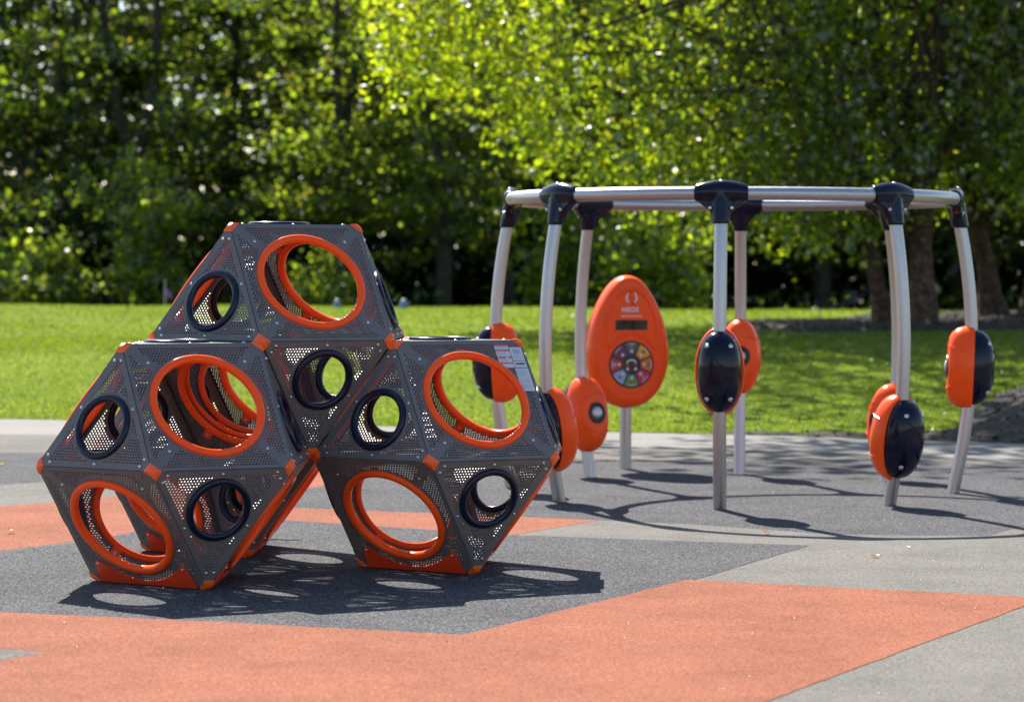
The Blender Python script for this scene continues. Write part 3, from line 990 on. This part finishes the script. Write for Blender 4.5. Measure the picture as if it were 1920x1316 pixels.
# dial: black disc, eight coloured wedges, buttons
DZ = EZ-0.182; DR = 0.190
def disc(cx, cz, r, y0, y1, n=48):
    return [[(cx+r*math.cos(2*math.pi*k/n), y, cz+r*math.sin(2*math.pi*k/n)) for k in range(n)] for y in (y0, y1)]
mb = MB(); mb.loft(disc(0, DZ, DR, FY_+0.004, FY_-0.004))
dial = mb.build('dial', M['black'], console, angle=40)
WEDGE = [(0.04433, 0.08866, 0.1128), (0.6851, 0.3385, 0.01612), (0.6045, 0.1209, 0.01612), (0.4675, 0.01773, 0.1209), (0.0806, 0.2902, 0.06448), (0.2257, 0.3627, 0.5642), (0.4675, 0.01773, 0.02257), (0.137, 0.02418, 0.1048)]
ICON = [(0.315, 0.21, 0.042), (0.14, 0.056, 0.014), (0.07, 0.21, 0.035), (0.525, 0.315, 0.021), (0.385, 0.07, 0.056), (0.35, 0.056, 0.07), (0.42, 0.385, 0.35), (0.28, 0.021, 0.028)]
btn_prof = ((0.0, 0.0135), (0.006, 0.0130), (0.009, 0.009), (0.010, 0.003))
def button(x, z, parent, y, r=1.0):
    mb = MB()
    mb.loft([[(x+q*r*math.cos(t), y-d, z+q*r*math.sin(t)) for t in (2*math.pi*k/16 for k in range(16))] for d, q in btn_prof])
    return mb.build('button', M['white'], parent, angle=50)
for k in range(8):
    a0 = 90 - 45*k
    pts = []
    for i in range(9):
        a = R(a0 + 20.5 - 41*i/8); pts.append((0.176*math.cos(a), DZ+0.176*math.sin(a)))
    for i in range(8, -1, -1):
        a = R(a0 + 17 - 34*i/8); pts.append((0.082*math.cos(a), DZ+0.082*math.sin(a)))
    mb = MB(); yslab(mb, pts, FY_-0.002, FY_-0.0065)
    w = mb.build('colour_wedge', plain('wedge print', WEDGE[k], 0.4, var=0.06), dial, smooth=False)
    ca, sa = math.cos(R(a0)), math.sin(R(a0))
    button(0.108*ca, DZ+0.108*sa, dial, FY_-0.0065)
    mb = MB(); cx, cz = 0.143*ca, DZ+0.143*sa
    star = []
    for i in range(10):
        rr = 0.017 if i % 2 == 0 else (0.009 if k % 2 else 0.014); t = 2*math.pi*i/10 + k
        star.append((cx+rr*math.cos(t), cz+rr*math.sin(t)))
    yslab(mb, star, FY_-0.006, FY_-0.0075)
    mb.build('icon', plain('icon print', ICON[k], 0.45), dial, smooth=False)
    mb = MB(); arc = []
    for i in range(7):
        a = R(a0 + 11 - 22*i/6); arc.append((0.171*math.cos(a), DZ+0.171*math.sin(a)))
    for i in range(6, -1, -1):
        a = R(a0 + 11 - 22*i/6); arc.append((0.164*math.cos(a), DZ+0.164*math.sin(a)))
    yslab(mb, arc, FY_-0.006, FY_-0.0073)
    mb.build('caption', M['sticker'], dial, smooth=False)
for x, c in ((-0.034, (0.5, 0.02, 0.02)), (0.034, (0.5, 0.02, 0.02))):
    button(x, DZ-0.036, dial, FY_-0.004)
    mb = MB(); yslab(mb, [(x-0.011, DZ-0.012), (x+0.011, DZ-0.012), (x+0.011, DZ+0.006), (x-0.011, DZ+0.006)], FY_-0.004, FY_-0.0055)
    mb.build('icon', plain('icon print', c, 0.45), dial, smooth=False)
mb = MB(); arc = [(0.052*math.sin(R(-62+124*k/10)), DZ-0.012+0.056*math.cos(R(-62+124*k/10))) for k in range(11)] + [(0.042*math.sin(R(62-124*k/10)), DZ-0.012+0.042*math.cos(R(62-124*k/10))) for k in range(11)]
yslab(mb, arc, FY_-0.004, FY_-0.0055)
mb.build('caption', M['white'], dial, smooth=False)

# ================================================================== FALLEN LEAVES AND TWIG
def fallen(x, y, z, size, col, label, seed):
    r = random.Random(seed); mb = MB(); n = 9; top = []
    rz = r.uniform(0, 6.28)
    pts = []
    for k in range(n):
        t = k/(n-1); w = size*0.38*math.sin(math.pi*min(1, t*0.97+0.02))**0.8
        pts.append((size*(t-0.5), w, size*0.35*(t-0.4)**2 + 0.004))
    V = [(px, w, pz + w*0.6) for px, w, pz in pts] + [(px, 0, pz) for px, w, pz in pts] + [(px, -w, pz + w*0.5) for px, w, pz in pts]
    F = []
    for k in range(n-1):
        F += [(k, k+1, n+k+1, n+k), (n+k, n+k+1, 2*n+k+1, 2*n+k)]
    mb.add(V, F)
    mb.tube([(size*0.5, 0, 0.006), (size*0.75, 0.004, 0.010)], 0.0015, 5)
    o = mb.build('fallen_leaf', leafmat('dry leaf', col, 0.25), None, Matrix.Translation((x, y, z)) @ Matrix.Rotation(rz, 4, 'Z'))
    tag(o, label, 'leaf', 'dry leaves lying on the rubber')
fallen(1.55, 16.39, 0.006, 0.045, (0.42, 0.12, 0.02), 'small orange dry leaf on pale rubber beside the rail shadow', 1)
fallen(2.03, 15.04, 0.003, 0.050, (0.36, 0.14, 0.03), 'small rust brown dry leaf alone on the broad pale rubber', 2)
fallen(2.29, 15.55, 0.003, 0.030, (0.62, 0.58, 0.52), 'tiny whitish dry leaf on pale rubber, the palest one', 3)
fallen(-3.03, 16.3, 0.012, 0.055, (0.28, 0.16, 0.06), 'tan dry leaf lying on the orange rubber', 4)
fallen(-4.16, 21.99, 0.008, 0.05, (0.45, 0.38, 0.04), 'yellow fallen leaf on dark rubber at the left picture edge', 5)
mb = MB(); mb.tube([(-1.44, 15.74, 0.018), (-1.38, 15.77, 0.022), (-1.30, 15.755, 0.018), (-1.22, 15.77, 0.020)], [0.003, 0.003, 0.0025, 0.0015], 6)
tag(mb.build('twig', M['bark']), 'thin brown twig on dark rubber behind the climbing pods', 'twig')
# pale flecks and grit on the rubber
def grit():
    n = 260; V = []
    x = rng.uniform(-3.5, 3.5, n); y = rng.uniform(9, 22, n); s = rng.uniform(0.002, 0.006, n); a = rng.uniform(0, 6.28, n)
    z = 0.0035
    V = np.zeros((n, 4, 3))
    for k in range(4):
        V[:, k, 0] = x + s*np.cos(a+k*1.57); V[:, k, 1] = y + s*1.6*np.sin(a+k*1.57); V[:, k, 2] = z + (0.004 if k % 2 else 0)
    o = obj('grit', quads('grit', V, [plain('pale grit', (0.5, 0.46, 0.4), 0.9), plain('dark grit', (0.05, 0.04, 0.03), 0.9)], rng.choice(2, n)))
    tag(o, 'scattered pale and dark grit on the rubber surface', 'grit', kind='stuff')
grit()

# ================================================================== TREES
def leaf_quads(C, size, up=0.35, rg=rng, aspect=0.62):
    n = len(C)
    nrm = rg.normal(0, 1, (n, 3)); nrm[:, 2] += np.where(rg.uniform(0, 1, n) < up, 1.5, 0)
    nrm /= np.linalg.norm(nrm, axis=1)[:, None]
    t = rg.normal(0, 1, (n, 3)); t -= nrm*(t*nrm).sum(1)[:, None]; t /= np.linalg.norm(t, axis=1)[:, None]
    b = np.cross(nrm, t)
    s = (size*rg.uniform(0.65, 1.35, n))[:, None]*0.5
    V = np.zeros((n, 4, 3))
    V[:, 0] = C + t*s; V[:, 1] = C + b*s*aspect; V[:, 2] = C - t*s; V[:, 3] = C - b*s*aspect
    return V

def limb(mb, p0, p1, r0, r1, rg, bend=0.12, n=7, sides=8):
    p0, p1 = np.array(p0, float), np.array(p1, float); L = np.linalg.norm(p1-p0)
    off = rg.normal(0, bend*L, 3); off[2] = abs(off[2])*0.4
    path = []
    for k in range(n):
        t = k/(n-1); path.append(p0 + (p1-p0)*t + off*4*t*(1-t)*0.5)
    mb.tube(path, [r0 + (r1-r0)*k/(n-1) for k in range(n)], sides)
    return path

def forest_mesh(seed, H, W, z_low, trunk_r, fork, leaves, lsize, weights, mats, ratio=0.8, tilt=0.0):
    rg = np.random.default_rng(seed); mb = MB()
    top = np.array([tilt*H, 0, H*0.9])
    zf = fork*H
    stem = limb(mb, (0, 0, -0.1), (tilt*zf+rg.normal(0, 0.1), rg.normal(0, 0.1), zf), trunk_r*1.15, trunk_r*0.85, rg, 0.03, 8, 10)
    mb.tube([(0, 0, -0.1), (0, 0, 0.25), (0, 0, 0.8)], [trunk_r*1.7, trunk_r*1.3, trunk_r*1.0], 10)
    f = stem[-1]; mains = []
    for s in (-1, 1):
        tip = np.array([s*W*rg.uniform(0.25, 0.5)+tilt*H, rg.normal(0, W*0.3), H*rg.uniform(0.75, 0.95)])
        mains.append(limb(mb, f, tip, trunk_r*0.72, 0.05, rg, 0.10, 10, 9))
    tips = []
    for path in mains + [stem[3:]]:
        for k in range(9):
            p = path[min(len(path)-1, 1 + (k*len(path))//10)]
            a = rg.uniform(0, 2*np.pi); l = W*rg.uniform(0.45, 1.0)
            q = p + np.array([l*np.cos(a), l*np.sin(a)*ratio, rg.uniform(-0.1, 0.45)*l])
            if q[2] < z_low: q[2] = z_low + rg.uniform(0, 1)
            br = limb(mb, p, q, trunk_r*0.26, 0.02, rg, 0.14, 6, 6)
            for j in (2, 3, 4, 5):
                tips.append(br[j])
                e = br[j] + rg.normal(0, W*0.2, 3); limb(mb, br[j], e, 0.03, 0.008, rg, 0.15, 4, 4); tips.append(e)
    tips = np.array(tips)
    ncl = len(tips)
    # clumps of unequal density, so that some branches stay bare and the background shows through
    dens = rg.gamma(0.75, 1.0, ncl); dens /= dens.sum()
    idx = rg.choice(ncl, leaves, p=dens)
    C = tips[idx] + rg.normal(0, 1, (leaves, 3))*np.array([0.62, 0.62, 0.17])*rg.uniform(0.5, 1.5, ncl)[idx][:, None]
    C = C[~((np.abs(C[:, 0]) < 0.75) & (C[:, 1] < 0.6) & (C[:, 2] < zf + 0.6))]
    keep = len(C); idx = idx[:keep]; leaves = keep
    clump_m = rg.choice(len(mats), ncl, p=weights)
    mi = np.where(rg.uniform(0, 1, leaves) < 0.7, clump_m[idx], rg.choice(len(mats), leaves, p=weights))
    tr = mb.data('trunk', M['bark']); soften(tr, 60)
    return tr, quads('crown', leaf_quads(C, lsize, 0.7, rg), mats, mi)

def place_tree(name, meshes, loc, rz, s, label, cat, group):
    t = empty(name, loc, rz); t.scale = s if hasattr(s, '__len__') else (s, s, s)
    tag(t, label, cat, group)
    obj('trunk', meshes[0], t); obj('crown', meshes[1], t)
    return t
T1 = forest_mesh(11, 19, 5.2, 3.2, 0.27, 0.24, 15000, 0.25, [.54, .30, .09, .07], LEAF_G)
T2 = forest_mesh(12, 17, 4.6, 3.4, 0.22, 0.30, 12000, 0.24, [.42, .36, .15, .07], LEAF_G, tilt=0.04)
T3 = forest_mesh(13, 20, 5.6, 2.6, 0.27, 0.22, 16000, 0.26, [.62, .27, .06, .05], LEAF_G)
T4 = forest_mesh(14, 15, 4.8, 3.0, 0.20, 0.30, 12000, 0.26, [.10, .40, .42, .08], LEAF_G)  # light leaf mix paints in the sunlit foliage of the middle wood
T5 = forest_mesh(11, 19, 5.2, 3.2, 0.25, 0.24, 11000, 0.26, [.08, .36, .48, .08], LEAF_G)  # first tree's shape in paler leaves, sunlit look painted into the mix
T6 = forest_mesh(12, 17, 4.6, 3.4, 0.22, 0.28, 9500, 0.25, [.12, .38, .42, .08], LEAF_G, tilt=0.04)  # near copy of the second tree, sunlight put into its paler leaf mix
FOREST = [  # px of the trunk in the photograph's width, distance, mesh, turn, scale, label
    (40, 84, T3, 0.5, 1.0, 'dense dark tree at the left picture edge, leftmost of the wood'),
    (255, 82, T1, 2.0, 0.95, 'leafy dark tree whose trunk stands left of the top climbing pod'),
    (430, 90, T2, 4.0, 1.05, 'tree with dark leaning limbs rising directly behind the top climbing pod'),
    (645, 80, T6, 1.0, 1.0, 'tall tree with a forked trunk seen through the top pod opening'),
    (829, 79, T5, 5.2, 0.92, 'tree with a dark forking trunk standing between pods and silver ring'),
    (955, 86, T3, 3.1, 0.95, 'shaded tree with a slim trunk behind the leftmost silver post'),
    (1150, 90, T2, 2.6, 1.0, 'shaded tree in the wood behind the orange console'),
    (1330, 92, T3, 1.7, 0.95, 'dark tree in the wood behind the front silver post'),
    (1540, 90, T1, 0.9, 1.0, 'dark tree in the wood between the front post and the birches'),
    (1800, 92, T3, 4.4, 1.0, 'dark tree in the wood behind the birch trunks'),
    (1990, 86, T2, 3.6, 1.0, 'dark tree at the right picture edge behind the birches'),
    (-170, 86, T2, 5.0, 1.0, 'tree in the wood just outside the left picture edge'),
    (-420, 84, T1, 1.3, 1.0, 'tree of the wood well beyond the left picture edge'),
    (-700, 88, T3, 2.3, 1.0, 'tree of the wood farthest beyond the left picture edge'),
    (2250, 84, T1, 3.9, 1.0, 'tree of the wood well beyond the right picture edge'),
    (2550, 88, T2, 0.4, 1.0, 'tree of the wood farthest beyond the right picture edge'),
    (150, 93, T2, 3.0, 1.15, 'tree deep in the wood near the upper left sky gap'),
    (545, 93, T4, 2.6, 1.0, 'pale green tree deep in the wood left of the forked trunk'),
    (905, 94, T4, 4.6, 1.05, 'pale green tree deep in the wood right of the second forked trunk'),
    (735, 92, T4, 0.2, 1.0, 'pale green tree deep in the wood between the two forked trunks'),
]
for px, d, me, rz, s, lab in FOREST:
    place_tree('broadleaf_tree', me, ((px-960)/5066*d, d, -0.05), rz, s, lab, 'tree', 'trees of the wood beyond the lawn')

def bush_mesh(seed, w, h, leaves, lsize, weights, mats):
    rg = np.random.default_rng(seed); mb = MB(); tips = []
    for k in range(9):
        a = rg.uniform(0, 6.28); l = w*rg.uniform(0.2, 0.9)
        q = np.array([l*np.cos(a), l*np.sin(a), h*rg.uniform(0.35, 0.95)])
        br = limb(mb, (rg.normal(0, .1), rg.normal(0, .1), -0.1), q, 0.05, 0.012, rg, 0.12, 7, 6)
        for j in range(2, 7):
            tips.append(br[j]); tips.append(br[j] + rg.normal(0, 0.28*w, 3)*np.array([1, 1, 0.6]))
    tips = np.array(tips); dens = rg.gamma(1.0, 1.0, len(tips)); dens /= dens.sum()
    idx = rg.choice(len(tips), leaves, p=dens)
    C = tips[idx] + rg.normal(0, 1, (leaves, 3))*np.array([.30, .30, .20])
    C[:, 2] = np.maximum(C[:, 2], 0.05)
    st = mb.data('stems', M['bark'])
    return st, quads('foliage', leaf_quads(C, lsize, 0.4, rg), mats, rg.choice(len(mats), leaves, p=weights))
def place_bush(name, me, loc, rz, s, label, cat, group):
    t = empty(name, loc, rz); t.scale = (s, s, s); tag(t, label, cat, group)
    obj('stems', me[0], t); obj('foliage', me[1], t)
B1 = bush_mesh(21, 1.4, 4.5, 2600, 0.22, [.1, .4, .4, .1], LEAF_G)
B2 = bush_mesh(22, 1.6, 2.2, 2200, 0.20, [.15, .4, .35, .1], LEAF_G)
B3 = bush_mesh(23, 1.5, 3.2, 2600, 0.20, [.2, .5, .3], [LEAF_G[1], LEAF_G[2], LEAF_Y[2]])
for px, d, me, rz, s, lab in [
    (285, 73, B1, 0, 1.05, 'tall pale green sapling at the wood edge left of the top pod'),
    (90, 74, B2, 1, 1.1, 'low sunlit shrub at the wood edge near the left picture edge'),
    (30, 76, B3, 2, 0.8, 'small shrub at the very left of the wood edge'),
    (598, 74, B3, 5.0, 0.72, 'bright low shrub seen through the big opening of the top pod'),
    (1060, 75, B3, 2.5, 1.05, 'light green sapling between the left silver posts'),
    (1230, 72, B3, 3.5, 1.2, 'bright arching sapling right behind the orange console'),
    (1120, 74, B1, 0.7, 0.85, 'green sapling just left of the orange console top'),
]:
    place_bush('sapling', me, ((px-960)/5066*d, d, 0.0), rz, s, lab, 'sapling', 'saplings along the wood edge')

# far wood behind, read as one mass
def far_wood():
    rg = np.random.default_rng(31); n = 95000
    x = rg.uniform(-64, 64, n); y = rg.uniform(98, 114, n)
    h = 16.5 - 6.0*np.exp(-((x+4.5)/4.0)**2) + 1.6*np.sin(x*0.9) + 1.2*np.sin(x*2.1+1)
    z = h*rg.uniform(0, 1, n)**0.78
    C = np.stack([x, y, z], 1)
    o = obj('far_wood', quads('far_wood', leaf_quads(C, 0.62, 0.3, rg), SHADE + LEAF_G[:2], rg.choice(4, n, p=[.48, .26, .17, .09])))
    tag(o, 'dark mass of far woodland closing the view behind the trees', 'woodland', kind='stuff')
    n = 46000
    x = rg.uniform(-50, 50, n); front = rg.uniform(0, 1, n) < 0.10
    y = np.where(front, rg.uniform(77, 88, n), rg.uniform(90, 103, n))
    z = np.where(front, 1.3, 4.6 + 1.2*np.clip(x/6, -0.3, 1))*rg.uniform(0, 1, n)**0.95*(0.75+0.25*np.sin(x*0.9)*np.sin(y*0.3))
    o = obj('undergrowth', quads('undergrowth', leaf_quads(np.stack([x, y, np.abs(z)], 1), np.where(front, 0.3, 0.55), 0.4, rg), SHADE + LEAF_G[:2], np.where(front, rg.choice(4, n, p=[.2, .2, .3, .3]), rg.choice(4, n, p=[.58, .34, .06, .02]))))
    tag(o, 'dark low undergrowth covering the floor of the wood', 'undergrowth', kind='stuff')
far_wood()

# birches on the lawn: leaning stems, limbs and hanging leafy strands
def lz(x, y): return float(lawn_z(np.array([x]), np.array([y]))[0])
LOW_X = np.array([-3.2, -2.5, -2.1, -1.4, -0.8, -0.1, .36, 1.24, 2.6, 3.0, 3.9, 4.8, 5.7, 6.6, 7.5, 8.3, 9.5, 13])
LOW_Z = np.array([5.6, 4.9, 4.4, 4.3, 4.4, 3.5, 3.1, 2.75, 2.3, 2.0, 2.3, 1.9, 1.7, 2.3, 3.1, 2.6, 2.4, 2.2])
def birch(name, base, stems, xr, yr, ztop, n_str, mats, wfun, label, seed, lsize=0.13, per=34, dens_top=0.62, upper=None):
    rg = np.random.default_rng(seed); mb = MB()
    bx, by = base; bz = lz(bx, by)
    nodes = []
    for st, r0 in stems:
        path = [(bx, by, bz-0.1)] + st
        pts = []
        for i in range(len(path)-1):
            a, b = np.array(path[i], float), np.array(path[i+1], float)
            for k in range(4): pts.append(a + (b-a)*k/4 + rg.normal(0, 0.03, 3)*(k > 0))
        pts.append(np.array(path[-1], float))
        n = len(pts)
        mb.tube(pts, [r0*(1.75 if k == 0 else 1.28 if k == 1 else 1.06 if k == 2 else 1.0)*(1-0.85*k/(n-1)) + 0.015 for k in range(n)], 12)
        nodes += pts[4:]
    nodes = np.array(nodes)
    tr_limbs = MB(); cl = []
    for k in range(n_str):
        x = rg.uniform(*xr); y = rg.uniform(*yr)
        zl = np.interp(x + rg.normal(0, 0.35), LOW_X, LOW_Z) + max(0, (y-47))*0.15
        z0 = zl + (rg.exponential(1.2) if rg.uniform() > dens_top else rg.uniform(0, ztop-zl))
        L = rg.uniform(0.8, 2.0)
        cl.append((x, y, z0 + L, L))
        tr_limbs.tube([(x, y, z0+L), (x+rg.normal(0, .06), y, z0+L*0.5), (x+rg.normal(0, .1), y, z0)], [0.009, 0.006, 0.003], 4)
        if rg.uniform() < 0.16:
            p = nodes[rg.integers(len(nodes))]
            q = np.array([x, y, z0+L])
            if np.linalg.norm(q-p) < 6.5: limb(mb, p, q, 0.05, 0.010, rg, 0.10, 7, 6)
    for k in range(len(tr_limbs.f)): pass
    mb.add(tr_limbs.v, tr_limbs.f)
    cl = np.array(cl)
    n = n_str*per
    idx = rg.integers(0, n_str, n); w = rg.gamma(2.0, 0.5, n_str)
    keep = rg.uniform(0, 1, n) < np.clip(w[idx], 0.15, 1.0); idx = idx[keep]; n = len(idx)
    t = rg.uniform(0, 1.05, n)
    C = np.stack([cl[idx, 0], cl[idx, 1], cl[idx, 2] - t*cl[idx, 3]], 1) + rg.normal(0, 1, (n, 3))*np.array([0.17, 0.17, 0.10])
    if upper:                                       # the crown's broad upper part, in unequal clumps
        UU = []
        for ux, uy, uz, nc, pl in upper:
            cc = np.stack([rg.uniform(*ux, nc), rg.uniform(*uy, nc), rg.uniform(*uz, nc)], 1)
            UU.append(cc[rg.integers(0, nc, nc*pl)] + rg.normal(0, 1, (nc*pl, 3))*np.array([0.75, 0.75, 0.40]))
            for p in cc:
                q = nodes[np.argmin(np.linalg.norm(nodes-p+np.array([0, 0, 2.0]), axis=1))]
                limb(mb, q, p, 0.06, 0.012, rg, 0.08, 7, 6)
        U = np.concatenate(UU)
        C = np.concatenate([C, U]); n = len(C)
        sizes = np.concatenate([np.full(n-len(U), lsize), np.full(len(U), 0.26)])
    else:
        sizes = np.full(n, lsize)
    mi = wfun(C, rg, n)
    root = tag(empty(name, (bx, by, bz)), label, 'tree', 'birches on the lawn')
    inv = Matrix.Translation((-bx, -by, -bz))
    tr = mb.data('trunk', M['birchbark']); soften(tr, 60); tr.transform(inv)
    obj('trunk', tr, root)
    cr = quads('crown', leaf_quads(C, sizes, 0.3, rg, 0.75), mats, mi); cr.transform(inv)
    obj('crown', cr, root)

MATS_YB = LEAF_Y + LEAF_B
def w_yellow(C, rg, n):
    f = np.clip(0.74 - (C[:, 0]-0.2)*0.19 + rg.normal(0, 0.15, n), 0.05, 0.95)   # golden on its outer left limbs
    yel = rg.uniform(0, 1, n) < f
    return np.where(yel, rg.choice(3, n, p=[.50, .10, .40]), 3 + rg.choice(3, n, p=[.5, .35, .15]))
def w_green(C, rg, n):
    yel = rg.uniform(0, 1, n) < 0.26
    return np.where(yel, rg.choice(3, n, p=[.6, .15, .25]), 3 + rg.choice(3, n, p=[.42, .44, .14]))
birch('birch_tree', (6.25, 45.6), [([(6.0, 45.5, 2.6), (5.65, 45.2, 4.0), (3.9, 44.8, 6.4), (1.6, 44.5, 10.5), (0.2, 44.3, 15), (-1.0, 43.6, 19)], 0.11), ([(5.9, 46, 3), (5.2, 46.6, 6), (4.2, 47.5, 12)], 0.08)],
      (-2.5, 5.4), (42.5, 48.5), 17.5, 1250, MATS_YB, w_yellow, 'leaning birch with yellow green leaves hanging over the left of the silver ring', 41, upper=(((0.5, 5), (44, 51), (7.5, 17), 42, 80), ((-4.5, 1.0), (40.5, 45.5), (16.5, 22), 26, 80)))
birch('birch_tree', (6.80, 45.0), [([(6.85, 45, 2.5), (7.0, 45.1, 4.2), (7.15, 45.2, 6.5), (7.2, 45, 15)], 0.19), ([(6.7, 45.3, 2.2), (6.3, 45.6, 4.5), (5.4, 46, 9), (5, 46, 14)], 0.13)],
      (3.6, 8.6), (42.8, 48.0), 17, 850, MATS_YB, w_green, 'birch with a thick peeling trunk just right of the front right silver post', 42, upper=(((2.5, 8.5), (43.5, 53), (6.0, 18), 66, 85),))
birch('birch_tree', (8.45, 47.2), [([(8.2, 47.2, 2.0), (7.85, 47.2, 3.6), (7.7, 47, 8), (8, 47, 15)], 0.19)],
      (6.8, 10.5), (44.5, 50), 16, 560, MATS_YB, w_green, 'birch with a mottled trunk right of the rightmost silver post', 43, upper=(((5, 11), (44, 54), (5.0, 17.5), 78, 85),))
birch('birch_tree', (8.95, 46.6), [([(9.1, 46.6, 2.4), (9.2, 46.6, 5), (9.5, 46.5, 14)], 0.18)],
      (8.0, 12.5), (44, 49.5), 16, 520, MATS_YB, w_green, 'birch with a dark trunk at the right picture edge', 44, upper=(((7, 13), (43, 53), (5, 17), 74, 85),))

# ================================================================== SMALL FAR THINGS
def marker(px, d, label, s=1.0):
    x = (px-960)/5066*d; z = lz(x, d)
    mb = MB()
    mb.loft([[(r*math.cos(t), r*math.sin(t), h) for t in (2*math.pi*k/20 for k in range(20))] for r, h in ((0.10*s, -0.02), (0.10*s, 0.05*s), (0.085*s, 0.11*s), (0.06*s, 0.17*s), (0.025*s, 0.21*s))])
    o = mb.build('ground_marker', plain('pale blue plastic', (0.15, 0.22, 0.34), 0.5), None, Matrix.Translation((x, d, z)), angle=50)
    tag(o, label, 'marker', 'pale blue markers at the lawn edge')
marker(757, 55.5, 'pale blue rounded marker at the far lawn edge right of the top pod')
marker(632, 55.5, 'pale blue rounded marker at the lawn edge seen through the top pod opening', 0.9)

def stake(px, d, h, col, label, flag=None):
    x = (px-960)/5066*d; z = lz(x, d)
    mb = MB(); mb.tube([(0, 0, -0.05), (0, 0, h*0.5), (0.01, 0, h)], [0.016, 0.015, 0.012], 8)
    root = mb.build('stake', plain('pale stake', col, 0.6), None, Matrix.Translation((x, d, z)), angle=50)
    tag(root, label, 'stake')
    if flag:
        fb = MB(); fb.loft([[(0.01, -0.004, h*0.45), (0.13, -0.02, h*0.28), (0.15, 0.0, h*0.42), (0.012, -0.004, h*0.72)], [(0.01, 0.004, h*0.45), (0.13, -0.012, h*0.28), (0.15, 0.008, h*0.42), (0.012, 0.004, h*0.72)]])
        fb.build('flag', plain('violet cloth', flag, 0.7), root, smooth=False)
stake(309, 60, 0.62, (0.40, 0.38, 0.42), 'slim pale stake with a violet flag left of the top pod', (0.25, 0.07, 0.45))
stake(1537, 46, 0.26, (0.42, 0.46, 0.44), 'short pale stake standing alone on the shaded lawn')
